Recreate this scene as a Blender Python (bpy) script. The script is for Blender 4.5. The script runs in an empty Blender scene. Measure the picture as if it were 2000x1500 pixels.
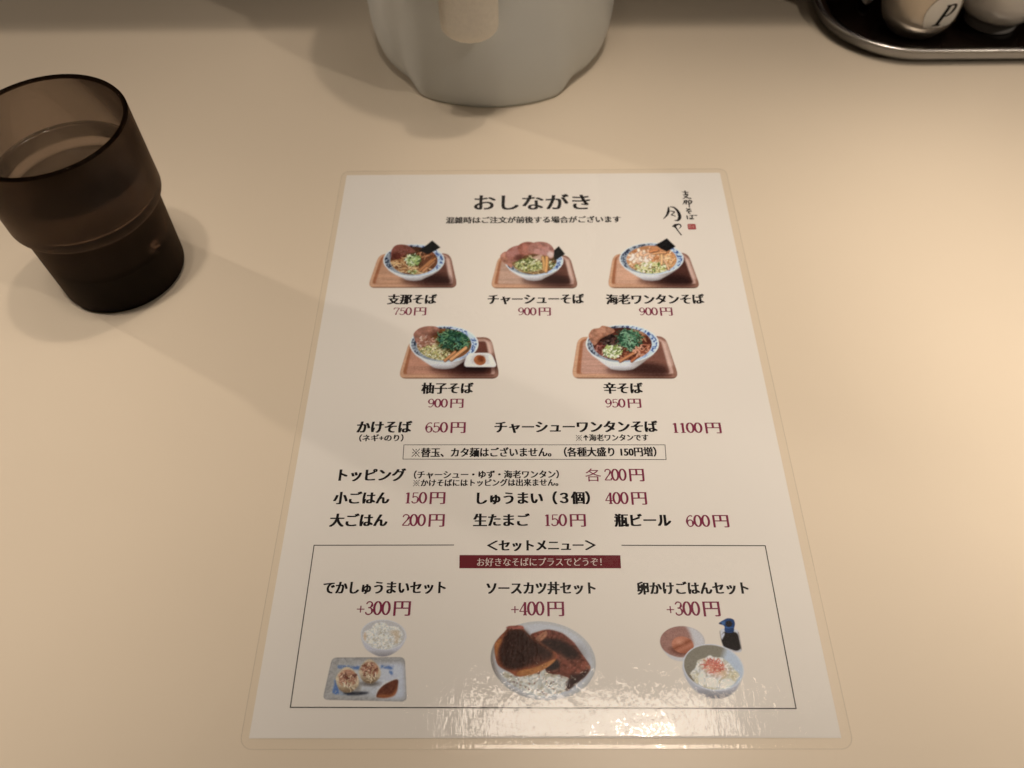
import bpy, bmesh, math, random
import numpy as np
from mathutils import Vector, Matrix

random.seed(7)
SC = bpy.context.scene
COL = SC.collection

# ------------------------------------------------------------------ camera
# metres; origin = middle of the menu's lower paper edge, x right, y away from the viewer, z up
cam = bpy.data.objects.new('camera', bpy.data.cameras.new('camera'))
COL.objects.link(cam)
SC.camera = cam
Rw2c = ((0.999953882901581, 0.0011443496942391551, -0.009535330818971314),
        (-0.004505720694521209, -0.8209189236162671, -0.5710269865161641),
        (-0.00848118806965703, 0.571043615945828, -0.8208759090973735))
m3 = Matrix((Rw2c[0], [-v for v in Rw2c[1]], [-v for v in Rw2c[2]])).transposed()
cam.matrix_world = Matrix.Translation((-0.008404, -0.061747, 0.308947)) @ m3.to_4x4()
cam.data.sensor_width = 36.0
cam.data.lens = 36.0 * 1590.0 / 2000.0
cam.data.clip_start = 0.01
cam.data.clip_end = 50.0
cam.data.dof.use_dof = True
cam.data.dof.focus_distance = 0.335
cam.data.dof.aperture_fstop = 11.0

# ------------------------------------------------------------------ room light
world = bpy.data.worlds.new('World')
SC.world = world
world.use_nodes = True
bg = world.node_tree.nodes['Background']
bg.inputs[0].default_value = (1.0, 0.76, 0.54, 1)
bg.inputs[1].default_value = 0.03


def lamp(name, loc, watts, radius, color=(1, 0.85, 0.70), target=None, cone=None, blend=0.3):
    d = bpy.data.lights.new(name, 'SPOT' if cone else 'POINT')
    d.energy = watts
    d.color = color
    d.shadow_soft_size = radius
    o = bpy.data.objects.new(name, d)
    COL.objects.link(o)
    o.location = loc
    if cone:
        d.spot_size = math.radians(cone)
        d.spot_blend = blend
        o.rotation_euler = (Vector(target) - Vector(loc)).to_track_quat('-Z', 'Y').to_euler()
    return o


lamp('ceiling_lamp', (0.52, 0.622, 3.50), 60.0, 0.06, (1, 0.82, 0.66))
lamp('ceiling_lamp', (1.25, -0.55, 1.60), 21.2, 0.025, target=(0.28, 0.40, 0), cone=46, blend=0.5)
lamp('ceiling_lamp', (-4.00, 2.36, 1.75), 174.6, 0.08)
# added fill spots: soft pools that fade before the ledge, imitating the viewer's front shadow
lamp('fill_spot', (0.12, -0.05, 2.40), 20.3, 0.06, target=(0.12, 0.10, 0), cone=12.5, blend=1.0)
lamp('fill_spot', (0.12, 0.05, 2.40), 77.6, 0.06, target=(0.12, 0.20, 0), cone=12.5, blend=1.0)
lamp('fill_spot', (0.34, 0.05, 2.40), 112.5, 0.06, target=(0.34, 0.20, 0), cone=12.5, blend=1.0)
lamp('fill_spot', (0.34, -0.17, 2.40), 44.3, 0.06, target=(0.34, -0.02, 0), cone=12.5, blend=1.0)
lamp('fill_spot', (-0.10, 0.05, 2.40), 5.6, 0.06, target=(-0.10, 0.20, 0), cone=12.5, blend=1.0)
lamp('fill_spot', (-0.10, 0.14, 2.40), 21.0, 0.06, target=(-0.10, 0.29, 0), cone=12.5, blend=1.0)
lamp('fill_spot', (-0.30, -0.05, 2.40), 76.9, 0.06, target=(-0.30, 0.10, 0), cone=12.5, blend=1.0)
lamp('fill_spot', (-0.30, 0.14, 2.40), 7.3, 0.06, target=(-0.30, 0.29, 0), cone=12.5, blend=1.0)
lamp('fill_spot', (-0.30, -0.17, 2.40), 14.2, 0.06, target=(-0.30, -0.02, 0), cone=12.5, blend=1.0)


def panel(name, loc, aim, sx, sy, watts):
    d = bpy.data.lights.new(name, 'AREA')
    d.shape = 'RECTANGLE'
    d.size, d.size_y = sx, sy
    d.energy = watts
    d.color = (1, 0.85, 0.70)
    o = bpy.data.objects.new(name, d)
    COL.objects.link(o)
    o.location = loc
    o.rotation_euler = (Vector(aim) - Vector(loc)).to_track_quat('-Z', 'Y').to_euler()


# row of kitchen lights beyond the ledge, and an added panel for film glare
panel('kitchen_panel', (0.95, 0.85, 2.50), (0.95, 0.85, 0.0), 1.9, 0.5, 1.62)
panel('glare_panel', (0.25, 0.55, 2.52), (0.25, 0.55, 0.0), 0.85, 0.16, 6.2)

SC.view_settings.view_transform = 'Standard'
SC.view_settings.look = 'None'
SC.view_settings.exposure = 0.18
SC.view_settings.gamma = 1.0
SC.view_settings.use_curve_mapping = False
SC.render.engine = 'CYCLES'
SC.cycles.use_denoising = True
SC.cycles.denoiser = 'OPENIMAGEDENOISE'
SC.cycles.denoising_input_passes = 'RGB_ALBEDO_NORMAL'
SC.cycles.denoising_prefilter = 'ACCURATE'
SC.cycles.max_bounces = 16
SC.cycles.transmission_bounces = 12
SC.cycles.transparent_max_bounces = 24
SC.cycles.caustics_refractive = True
SC.cycles.caustics_reflective = False
SC.cycles.sample_clamp_indirect = 4.0


# ------------------------------------------------------------------ helpers
def lin(c):
    return tuple((v / 12.92 if v <= 0.04045 else ((v + 0.055) / 1.055) ** 2.4) for v in [x / 255.0 for x in c])


def empty(name, label, cat, loc=(0, 0, 0), group=None):
    o = bpy.data.objects.new(name, None)
    COL.objects.link(o)
    o.location = loc
    o.empty_display_size = 0.02
    o['label'] = label
    o['category'] = cat
    if group:
        o['group'] = group
    return o


def link(name, me, parent=None, loc=(0, 0, 0)):
    o = bpy.data.objects.new(name, me)
    COL.objects.link(o)
    o.location = loc
    if parent:
        o.parent = parent
    return o


def mesh(name, verts, faces, mat, smooth=False):
    me = bpy.data.meshes.new(name)
    me.from_pydata(verts, [], faces)
    mats = mat if isinstance(mat, (list, tuple)) else [mat]
    for m in mats:
        me.materials.append(m)
    if smooth:
        me.polygons.foreach_set('use_smooth', [True] * len(me.polygons))
    me.update()
    return me


def lathe(name, profile, mat, seg=96, closed=False, shape=None, mat_of=None):
    """profile: (radius, z) list; shape(angle, z, r) may bend the radius."""
    vs, fs, mi = [], [], []
    n = len(profile)
    rings = []
    for r, z in profile:
        if r < 1e-7:
            vs.append((0, 0, z))
            rings.append([len(vs) - 1])
        else:
            ring = []
            for k in range(seg):
                a = 2 * math.pi * k / seg
                rr = shape(a, z, r) if shape else r
                vs.append((rr * math.cos(a), rr * math.sin(a), z))
                ring.append(len(vs) - 1)
            rings.append(ring)
    pairs = list(zip(range(n - 1), range(1, n)))
    if closed:
        pairs.append((n - 1, 0))
    for i, j in pairs:
        a, b = rings[i], rings[j]
        for k in range(seg):
            k2 = (k + 1) % seg
            if len(a) == 1 and len(b) == 1:
                continue
            if len(a) == 1:
                fs.append((a[0], b[k2], b[k]))
            elif len(b) == 1:
                fs.append((a[k], a[k2], b[0]))
            else:
                fs.append((a[k], a[k2], b[k2], b[k]))
            mi.append(mat_of(i) if mat_of else 0)
    me = mesh(name, vs, fs, mat, True)
    if mat_of:
        me.polygons.foreach_set('material_index', mi)
    return me


def fillet(profile, radii, n=6):
    """round the inner corners of a (r, z) polyline; radii per point."""
    out = []
    N = len(profile)
    for i, p in enumerate(profile):
        rad = radii[i] if i < len(radii) else 0
        if i in (0, N - 1) or rad <= 0:
            out.append(p)
            continue
        P = Vector(p)
        a = Vector(profile[i - 1]) - P
        b = Vector(profile[i + 1]) - P
        t = min(rad, a.length * 0.48, b.length * 0.48)
        A = P + a.normalized() * t
        B = P + b.normalized() * t
        for k in range(n + 1):
            u = k / n
            q = A * (1 - u) ** 2 + P * 2 * u * (1 - u) + B * u ** 2
            out.append((q.x, q.y))
    return out


def nodes_of(m):
    m.use_nodes = True
    nt = m.node_tree
    return nt, nt.nodes, nt.links, nt.nodes.get('Principled BSDF')


def principled(name, color, rough=0.5, metal=0.0, spec=0.5, mottling=0.0, mottle_scale=20.0, bump=0.0, bump_scale=200.0,
               bump_dist=0.0003, coat=0.0):
    m = bpy.data.materials.new(name)
    nt, N, L, b = nodes_of(m)
    b.inputs['Base Color'].default_value = (*color, 1)
    b.inputs['Roughness'].default_value = rough
    b.inputs['Metallic'].default_value = metal
    b.inputs['Specular IOR Level'].default_value = spec
    b.inputs['Coat Weight'].default_value = coat
    tc = N.new('ShaderNodeTexCoord')
    if mottling:
        nz = N.new('ShaderNodeTexNoise')
        nz.inputs['Scale'].default_value = mottle_scale
        nz.inputs['Detail'].default_value = 6
        L.new(tc.outputs['Object'], nz.inputs['Vector'])
        mr = N.new('ShaderNodeMapRange')
        mr.inputs['To Min'].default_value = 1 - mottling
        mr.inputs['To Max'].default_value = 1 + mottling
        L.new(nz.outputs['Fac'], mr.inputs['Value'])
        mx = N.new('ShaderNodeVectorMath')
        mx.operation = 'SCALE'
        mx.inputs[0].default_value = color
        L.new(mr.outputs[0], mx.inputs['Scale'])
        L.new(mx.outputs[0], b.inputs['Base Color'])
        mr2 = N.new('ShaderNodeMapRange')
        mr2.inputs['To Min'].default_value = max(0.0, rough - 0.06)
        mr2.inputs['To Max'].default_value = rough + 0.06
        L.new(nz.outputs['Fac'], mr2.inputs['Value'])
        L.new(mr2.outputs[0], b.inputs['Roughness'])
    if bump:
        nb = N.new('ShaderNodeTexNoise')
        nb.inputs['Scale'].default_value = bump_scale
        nb.inputs['Detail'].default_value = 4
        L.new(tc.outputs['Object'], nb.inputs['Vector'])
        bp = N.new('ShaderNodeBump')
        bp.inputs['Strength'].default_value = bump
        bp.inputs['Distance'].default_value = bump_dist
        L.new(nb.outputs['Fac'], bp.inputs['Height'])
        L.new(bp.outputs[0], b.inputs['Normal'])
    return m


def catmull(pts, n=8, closed=False):
    P = [np.array(p, float) for p in pts]
    out = []
    N = len(P)
    for i in range(N if closed else N - 1):
        p0 = P[(i - 1) % N] if closed or i > 0 else P[0]
        p1, p2 = P[i], P[(i + 1) % N]
        p3 = P[(i + 2) % N] if closed or i + 2 < N else P[-1]
        for k in range(n):
            t = k / n
            out.append(0.5 * ((2 * p1) + (-p0 + p2) * t + (2 * p0 - 5 * p1 + 4 * p2 - p3) * t * t + (-p0 + 3 * p1 - 3 * p2 + p3) * t ** 3))
    if not closed:
        out.append(P[-1])
    return np.array(out)


class Ink:
    """flat printed shapes gathered into one mesh; every shape sits 4 micrometres above the last"""

    def __init__(self):
        self.v, self.f, self.z = [], [], 0.0

    def lift(self):
        self.z += 0.000004

    def ribbon(self, pts, half, smooth=True, n=6):
        pts = [tuple(p) for p in pts]
        hw = list(half) if isinstance(half, (list, tuple)) else [half] * len(pts)
        if smooth and len(pts) > 2:
            q = catmull([(p[0], p[1], w) for p, w in zip(pts, hw)], n)
        else:
            q = np.array([(p[0], p[1], w) for p, w in zip(pts, hw)], float)
        d = np.gradient(q[:, :2], axis=0)
        d /= np.maximum(np.linalg.norm(d, axis=1, keepdims=True), 1e-9)
        nrm = np.stack([-d[:, 1], d[:, 0]], 1) * np.abs(q[:, 2:3])
        a, b = q[:, :2] + nrm, q[:, :2] - nrm
        s = len(self.v)
        for i in range(len(q)):
            self.v.append((a[i, 0], a[i, 1], self.z))
            self.v.append((b[i, 0], b[i, 1], self.z))
        for i in range(len(q) - 1):
            self.f.append((s + 2 * i, s + 2 * i + 1, s + 2 * i + 3, s + 2 * i + 2))
        self.lift()

    def poly(self, pts):
        s = len(self.v)
        self.v += [(p[0], p[1], self.z) for p in pts]
        self.f.append(tuple(range(s, s + len(pts))))
        self.lift()

    def add(self, verts, faces):
        s = len(self.v)
        self.v += [(p[0], p[1], self.z) for p in verts]
        self.f += [tuple(s + i for i in f) for f in faces]
        self.lift()

    def fit(self, x0, x1, y0, y1):
        X = [p[0] for p in self.v]
        Y = [p[1] for p in self.v]
        ax, bx, ay, by = min(X), max(X), min(Y), max(Y)
        self.v = [(x0 + (p[0] - ax) / (bx - ax) * (x1 - x0), y0 + (p[1] - ay) / (by - ay) * (y1 - y0), p[2]) for p in self.v]

    def build(self, name, mat, parent, z):
        # face up
        fs = []
        for f in self.f:
            A = 0.0
            for i in range(len(f)):
                p, q = self.v[f[i]], self.v[f[(i + 1) % len(f)]]
                A += p[0] * q[1] - p[1] * q[0]
            fs.append(f if A >= 0 else tuple(reversed(f)))
        return link(name, mesh(name, self.v, fs, mat), parent, (0, 0, z))


_glyphs = {}


def glyphs(s, offset):
    """outline of a line of type as (verts, faces) in em units"""
    key = (s, offset)
    if key not in _glyphs:
        c = bpy.data.curves.new('type', 'FONT')
        c.body = s
        c.offset = offset
        c.resolution_u = 3
        o = bpy.data.objects.new('type', c)
        COL.objects.link(o)
        dg = bpy.context.evaluated_depsgraph_get()
        me = bpy.data.meshes.new_from_object(o.evaluated_get(dg))
        _glyphs[key] = ([tuple(v.co) for v in me.vertices], [tuple(p.vertices) for p in me.polygons])
        bpy.data.objects.remove(o)
        bpy.data.curves.remove(c)
        bpy.data.meshes.remove(me)
    return _glyphs[key]


def type_line(ink, s, offset, spread, copies):
    """serif-like weight: thin outline thickened sideways only"""
    if '※' in s:
        s = s.replace('※', '　')
        for p, q in (((0.1, 0.76), (0.88, -0.04)), ((0.1, -0.04), (0.88, 0.76))):
            ink.ribbon([p, q], 0.036, False)
        for x, y in ((0.49, 0.66), (0.49, 0.06), (0.19, 0.36), (0.79, 0.36)):
            ink.ribbon([(x - 0.06, y), (x + 0.06, y)], 0.06, False)
    v, f = glyphs(s, offset)
    for k in range(copies):
        dx = spread * (2 * k / (copies - 1) - 1) if copies > 1 else 0
        for dy in ((-0.012, 0.012) if copies > 3 else (0.0,)):
            ink.add([(p[0] + dx, p[1] + dy) for p in v], f)


T_, t_ = 0.072, 0.050
DIGITS = {
    '0': [([(0.27 + 0.215 * math.sin(a), 0.5 + 0.485 * math.cos(a)) for a in [2 * math.pi * k / 24 for k in range(25)]],
           [t_ + (T_ - t_) * abs(math.sin(2 * math.pi * k / 24)) for k in range(25)])],
    '1': [([(0.28, 0.99), (0.28, 0.01)], T_), ([(0.13, 0.015), (0.43, 0.015)], 0.016), ([(0.27, 0.98), (0.2, 0.9), (0.12, 0.86)], [0.025, 0.02, 0.012])],
    '2': [([(0.08, 0.76), (0.13, 0.92), (0.28, 0.98), (0.44, 0.88), (0.45, 0.7), (0.35, 0.5), (0.2, 0.27), (0.07, 0.05)],
           [0.04, 0.024, t_, 0.04, T_, 0.034, 0.024, 0.02]), ([(0.05, 0.04), (0.5, 0.04)], 0.038), ([(0.49, 0.03), (0.52, 0.22)], [0.03, 0.012])],
    '3': [([(0.08, 0.8), (0.15, 0.94), (0.28, 0.98), (0.42, 0.88), (0.42, 0.68), (0.33, 0.56), (0.2, 0.53)], [0.038, 0.024, t_, 0.036, T_, 0.025, t_]),
          ([(0.2, 0.53), (0.37, 0.49), (0.47, 0.3), (0.41, 0.1), (0.26, 0.02), (0.12, 0.06), (0.06, 0.2)], [t_, 0.025, T_, 0.036, t_, 0.022, 0.038])],
    '4': [([(0.38, 0.98), (0.04, 0.29)], 0.019), ([(0.02, 0.28), (0.55, 0.28)], 0.02), ([(0.38, 0.98), (0.38, 0.01)], T_), ([(0.25, 0.015), (0.5, 0.015)], 0.016)],
    '5': [([(0.12, 0.95), (0.47, 0.95)], 0.036), ([(0.13, 0.96), (0.11, 0.5)], 0.02),
          ([(0.11, 0.53), (0.2, 0.6), (0.32, 0.6), (0.45, 0.48), (0.47, 0.28), (0.4, 0.09), (0.25, 0.02), (0.11, 0.06), (0.06, 0.19)],
           [t_, 0.02, 0.024, 0.038, T_, 0.034, t_, 0.022, 0.038])],
    '6': [([(0.45, 0.88), (0.37, 0.97), (0.24, 0.92), (0.12, 0.74), (0.075, 0.45), (0.11, 0.18), (0.2, 0.03), (0.3, 0.02), (0.42, 0.1), (0.465, 0.3), (0.42, 0.5), (0.3, 0.58),
            (0.17, 0.52), (0.1, 0.4)], [0.034, 0.02, 0.02, 0.034, T_, 0.036, 0.02, t_, 0.034, T_, 0.034, t_, 0.018, t_])],
    '7': [([(0.05, 0.95), (0.5, 0.95)], 0.038), ([(0.06, 0.97), (0.035, 0.77)], [0.026, 0.012]), ([(0.49, 0.93), (0.35, 0.58), (0.26, 0.28), (0.23, 0.01)], [0.018, 0.024, 0.036, T_])],
    '+': [([(0.02, 0.42), (0.5, 0.42)], 0.02), ([(0.26, 0.16), (0.26, 0.68)], 0.02)],
}
DIGITS['9'] = [([(0.54 - p[0], 1 - p[1]) for p in s], w) for s, w in DIGITS['6']]


def price_line(ink, s):
    """slender serif figures followed by the yen character"""
    x = 0.0
    if s.startswith('各'):
        v, f = glyphs('各', -0.004)
        X = [p[0] for p in v]
        Y = [p[1] for p in v]
        for dx in (-0.008, 0.008):
            ink.add([((p[0] - min(X)) / (max(X) - min(X)) * 1.04 + dx, -0.08 + (p[1] - min(Y)) / (max(Y) - min(Y)) * 1.14) for p in v], f)
        x = 1.22
        s = s[1:]
    for ch in s:
        for pts, w in DIGITS[ch]:
            ink.ribbon([(p[0] * 0.93 + 0.02 + x, p[1]) for p in pts], [max(v, t_ * 0.85) for v in w] if isinstance(w, list) else max(w, t_ * 0.7))
        x += 0.49 if ch != '1' else 0.46
    x += 0.25
    v, f = glyphs('円', -0.002)
    X = [p[0] for p in v]
    Y = [p[1] for p in v]
    for dx in (-0.028, 0.0, 0.028):
        ink.add([(x + (p[0] - min(X)) / (max(X) - min(X)) * 0.94 + dx, -0.09 + (p[1] - min(Y)) / (max(Y) - min(Y)) * 1.1) for p in v], f)

LEDGE_Y, LEDGE_Z = 0.456, 0.25
# printed matter, millimetres on the sheet
TEXTS = [
    ('menu_title', 'おしながき', -32.5, 31.1, 268.2, 280.3, 'title'),
    ('notice_line', '混雑時はご注文が前後する場合がございます', -47.3, 46.7, 257.9, 263.0, 'note'),
    ('dish_name', '支那そば', -73.8, -49.1, 201.5, 208.1, 'bold'),
    ('dish_price', '750', -70.2, -53.9, 194.3, 199.5, 'price'),
    ('dish_name', 'チャーシューそば', -23.8, 24.3, 201.1, 207.7, 'bold'),
    ('dish_price', '900', -8.7, 7.5, 193.7, 199.0, 'price'),
    ('dish_name', '海老ワンタンそば', 35.0, 83.9, 200.7, 207.3, 'bold'),
    ('dish_price', '900', 50.8, 67.2, 193.3, 198.6, 'price'),
    ('dish_name', '柚子そば', -53.4, -29.3, 147.7, 154.0, 'bold'),
    ('dish_price', '900', -49.9, -33.6, 139.9, 145.0, 'price'),
    ('dish_name', '辛そば', 30.4, 48.6, 147.3, 153.6, 'bold'),
    ('dish_price', '950', 30.7, 47.0, 139.5, 144.6, 'price'),
    ('dish_name', 'かけそば', -80.9, -56.2, 126.9, 133.1, 'bold'),
    ('dish_price', '650', -50.3, -32.2, 126.6, 132.4, 'price'),
    ('dish_note', '（ネギ+のり）', -79.2, -59.5, 122.4, 126.1, 'note'),
    ('dish_name', 'チャーシューワンタンそば', -19.4, 53.3, 126.5, 132.7, 'bold'),
    ('dish_note', '※↑海老ワンタンです', 16.6, 48.6, 122.2, 125.7, 'note'),
    ('dish_price', '1100', 59.9, 81.3, 125.9, 131.6, 'price'),
    ('boxed_notice', '※替玉、カタ麺はございません。（各種大盛り 150円増）', -55.3, 51.4, 114.3, 119.2, 'note'),
    ('dish_name', 'トッピング', -85.9, -57.1, 102.7, 108.9, 'bold'),
    ('dish_note', '（チャーシュー・ゆず・海老ワンタン）', -53.7, 8.6, 103.8, 107.8, 'note'),
    ('dish_note', '※かけそばにはトッピングは出来ません。', -53.7, 8.2, 100.1, 103.6, 'note'),
    ('dish_price', '各200', 19.8, 45.0, 102.2, 108.5, 'price'),
    ('dish_name', '小ごはん', -86.9, -63.1, 91.9, 97.8, 'bold'),
    ('dish_price', '150', -56.4, -39.6, 91.8, 97.5, 'price'),
    ('dish_name', 'しゅうまい（３個）', -26.4, 21.3, 91.5, 97.6, 'bold'),
    ('dish_price', '400', 27.6, 45.1, 91.2, 97.2, 'price'),
    ('dish_name', '大ごはん', -87.1, -63.0, 81.6, 87.6, 'bold'),
    ('dish_price', '200', -57.0, -39.4, 81.5, 87.3, 'price'),
    ('dish_name', '生たまご', -27.6, -4.1, 81.7, 87.4, 'bold'),
    ('dish_price', '150', 2.1, 19.0, 81.3, 87.1, 'price'),
    ('dish_name', '瓶ビール', 30.7, 54.2, 81.2, 87.1, 'bold'),
    ('dish_price', '600', 60.2, 77.9, 80.8, 86.5, 'price'),
    ('set_heading', '＜セットメニュー＞', -21.7, 22.5, 70.7, 75.4, 'bold'),
    ('banner_line', 'お好きなそばにプラスでどうぞ！', -25.5, 24.4, 64.3, 67.8, 'white'),
    ('dish_name', 'でかしゅうまいセット', -86.0, -37.5, 52.9, 58.0, 'bold'),
    ('dish_price', '+300', -71.7, -50.8, 44.2, 50.1, 'price'),
    ('dish_name', 'ソースカツ丼セット', -21.6, 21.4, 52.6, 57.8, 'bold'),
    ('dish_price', '+400', -11.8, 8.7, 43.9, 49.8, 'price'),
    ('dish_name', '卵かけごはんセット', 37.6, 81.3, 52.4, 57.7, 'bold'),
    ('dish_price', '+300', 48.3, 68.9, 43.7, 49.7, 'price'),
]
BOX_NOTICE = [(-59.07, 120.67), (55.49, 120.16), (55.19, 112.79), (-58.96, 113.48)]
BANNER = [(-32.66, 69.1), (32.1, 68.8), (31.98, 63.27), (-32.55, 63.45)]
FRAME = [(-35.08, 73.42), (-92.05, 73.48), (-91.87, 10.53), (90.98, 9.91), (90.95, 72.73), (32.88, 73.1)]
SEAL = [(81.88, 256.67), (86.24, 256.63), (85.95, 252.23), (81.75, 252.26)]
LOGO_MAP = [0.2757, -0.0462, 68.26696, -0.00248, -0.3943, 287.38702] # 0.42
SHINA_MAP = [0.26458, 0.02494, -89.96387, -0.00207, -0.35898, 252.76731] # 0.89
CHASHU_MAP = [0.26355, -0.00601, -24.47264, -0.00207, -0.35804, 252.20811] # 0.85
WONTON_MAP = [0.26257, -0.03544, 38.04236, -0.00206, -0.35714, 251.67432] # 0.87
YUZU_MAP = [0.244, 0.01355, -68.60007, -0.00149, -0.3058, 192.78388] # 0.82
KARA_MAP = [0.24275, -0.0237, 16.7043, -0.00148, -0.3048, 192.2126] # 0.8
SHUMAI_MAP = [0.19206, 0.01926, -86.08154, -0.00031, -0.18902, 44.55063] # 0.66
KATSU_MAP = [0.19129, -0.00384, -22.58528, -0.00031, -0.1886, 44.41369] # 0.75
EGG_MAP = [0.19059, -0.02475, 42.38441, -0.00031, -0.18823, 44.27751] # 0.64
# ------------------------------------------------------------------ printed photographs
# each print is painted procedurally into a fine grid of coloured vertices
PAPER_SEEN = np.array(lin((209, 194, 168)))
PAPER_ALB = np.array((0.775, 0.765, 0.745))


def smooth01(x, a, b):
    t = np.clip((x - a) / (b - a), 0, 1)
    return t * t * (3 - 2 * t)


class Art:
    SS = 3

    def __init__(self, w, h, k, seed):
        """w, h in print units; k = print units per drawing unit"""
        self.w, self.h, self.k = w, h, k
        self.W, self.H = w * self.SS, h * self.SS
        self.rng = np.random.default_rng(seed)
        self.py = random.Random(seed)
        ys, xs = np.mgrid[0:self.H, 0:self.W]
        s = 1.0 / (self.SS * k)
        self.X = (xs + 0.5) * s
        self.Y = (ys + 0.5) * s
        self.px = s
        self.rgb = np.ones((self.H, self.W, 3)) * np.array((207, 192, 165.0))
        self.a = np.zeros((self.H, self.W))

    def noise(self, sx, sy=None, octv=3, angle=0.0):
        sy = sy or sx
        c, s = math.cos(angle), math.sin(angle)
        x0, y0 = self.X * c + self.Y * s, -self.X * s + self.Y * c
        out = np.zeros_like(self.X)
        amp, tot = 1.0, 0.0
        for _ in range(octv):
            g = self.rng.random((64, 64))
            x, y = x0 / sx, y0 / sy
            xi, yi = np.floor(x).astype(int), np.floor(y).astype(int)
            u, v = x - xi, y - yi
            u, v = u * u * (3 - 2 * u), v * v * (3 - 2 * v)
            A, B = g[yi % 64, xi % 64], g[yi % 64, (xi + 1) % 64]
            C, D = g[(yi + 1) % 64, xi % 64], g[(yi + 1) % 64, (xi + 1) % 64]
            out += amp * (A * (1 - u) * (1 - v) + B * u * (1 - v) + C * (1 - u) * v + D * u * v)
            tot += amp
            amp *= 0.55
            sx *= 0.5
            sy *= 0.5
        return out / tot

    def ell(self, cx, cy, rx, ry, rot=0.0, soft=None):
        c, s = math.cos(rot), math.sin(rot)
        x, y = self.X - cx, self.Y - cy
        u, v = (x * c + y * s) / rx, (-x * s + y * c) / ry
        d = (np.sqrt(u * u + v * v) - 1) * min(rx, ry)
        e = soft or self.px
        return np.clip(0.5 - d / e, 0, 1)

    def poly(self, pts, smooth=False, soft=0):
        P = catmull(pts, 8, True) if smooth else np.array(pts, float)
        m = np.zeros(self.X.shape, bool)
        j = len(P) - 1
        for i in range(len(P)):
            xi, yi = P[i]
            xj, yj = P[j]
            if yi != yj:
                m ^= ((yi > self.Y) != (yj > self.Y)) & (self.X < (xj - xi) * (self.Y - yi) / (yj - yi) + xi)
            j = i
        m = m.astype(float)
        return self.blur(m, soft) if soft else m

    def rpoly(self, pts, r, soft=0):
        out = []
        N = len(pts)
        for i in range(N):
            p, a, b = np.array(pts[i], float), np.array(pts[i - 1], float), np.array(pts[(i + 1) % N], float)
            da, db = a - p, b - p
            A = p + da / np.linalg.norm(da) * min(r, np.linalg.norm(da) * 0.45)
            B = p + db / np.linalg.norm(db) * min(r, np.linalg.norm(db) * 0.45)
            for k in range(7):
                u = k / 6
                out.append(A * (1 - u) ** 2 + 2 * p * u * (1 - u) + B * u * u)
        return self.poly(out, False, soft)

    def blur(self, m, r):
        n = max(1, int(round(r / self.px)))
        for _ in range(2):
            for ax in (0, 1):
                pad = [(0, 0), (0, 0)]
                pad[ax] = (n + 1, n)
                c = np.cumsum(np.pad(m, pad, mode='edge'), axis=ax)
                if ax == 0:
                    m = (c[2 * n + 1:] - c[:-2 * n - 1]) / (2 * n + 1)
                else:
                    m = (c[:, 2 * n + 1:] - c[:, :-2 * n - 1]) / (2 * n + 1)
        return m

    def fill(self, m, col, op=1.0, tex=None, cut=True):
        """tex: multiplies the colour"""
        c = np.array(col, float)
        if c.ndim == 1:
            c = np.broadcast_to(c, self.rgb.shape)
        if tex is not None:
            c = c * tex[..., None]
        q = (m * op)[..., None]
        self.rgb = self.rgb * (1 - q) + c * q
        if cut:
            self.a = np.maximum(self.a, m * op)

    def mul(self, m, f):
        self.rgb = self.rgb * (1 - m[..., None] + m[..., None] * np.array(f, float))

    def stroke(self, pts, w, col, clip=None, light=0.25, op=1.0, cut=False):
        P = catmull(pts, 5) if len(pts) > 2 else np.array(pts, float)
        e = w + 2 * self.px
        x0, x1 = int((P[:, 0].min() - e) / self.px), int((P[:, 0].max() + e) / self.px) + 1
        y0, y1 = int((P[:, 1].min() - e) / self.px), int((P[:, 1].max() + e) / self.px) + 1
        x0, y0, x1, y1 = max(x0, 0), max(y0, 0), min(x1, self.W), min(y1, self.H)
        if x1 <= x0 or y1 <= y0:
            return
        X, Y = self.X[y0:y1, x0:x1], self.Y[y0:y1, x0:x1]
        best = np.full(X.shape, 1e9)
        for (ax, ay), (bx, by) in zip(P[:-1], P[1:]):
            dx, dy = bx - ax, by - ay
            t = np.clip(((X - ax) * dx + (Y - ay) * dy) / (dx * dx + dy * dy + 1e-9), 0, 1)
            best = np.minimum(best, np.hypot(X - ax - t * dx, Y - ay - t * dy))
        m = np.clip(0.5 - (best - w) / self.px, 0, 1) * op
        if clip is not None:
            m = m * clip[y0:y1, x0:x1]
        sh = 1 + 0.45 * light - 1.7 * light * (best / w) ** 2
        c = np.array(col, float) * np.clip(sh, 0.4, 1.5)[..., None]
        r = self.rgb[y0:y1, x0:x1]
        self.rgb[y0:y1, x0:x1] = r * (1 - m[..., None]) + c * m[..., None]
        if cut:
            self.a[y0:y1, x0:x1] = np.maximum(self.a[y0:y1, x0:x1], m)

    def curls(self, cx, cy, rx, ry, n, length, w, cols, clip, bend=0.6, ang=None, jit=0.5, light=0.25, jitter=14):
        R = self.py
        for _ in range(n):
            t, q = R.uniform(0, 2 * math.pi), math.sqrt(R.random())
            x, y = cx + rx * q * math.cos(t), cy + ry * q * math.sin(t)
            a = (R.uniform(0, math.pi) if ang is None else ang + R.uniform(-jit, jit))
            L = length * R.uniform(0.5, 1.2)
            b = R.uniform(-bend, bend)
            p = []
            for s in (-0.5, -0.17, 0.17, 0.5):
                aa = a + b * s * 2
                p.append((x + L * s * math.cos(aa), y + L * s * math.sin(aa) * 0.75))
            c = np.array(R.choice(cols), float) + R.uniform(-jitter, jitter)
            self.stroke(p, w * R.uniform(0.7, 1.2), c, clip, light)

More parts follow.
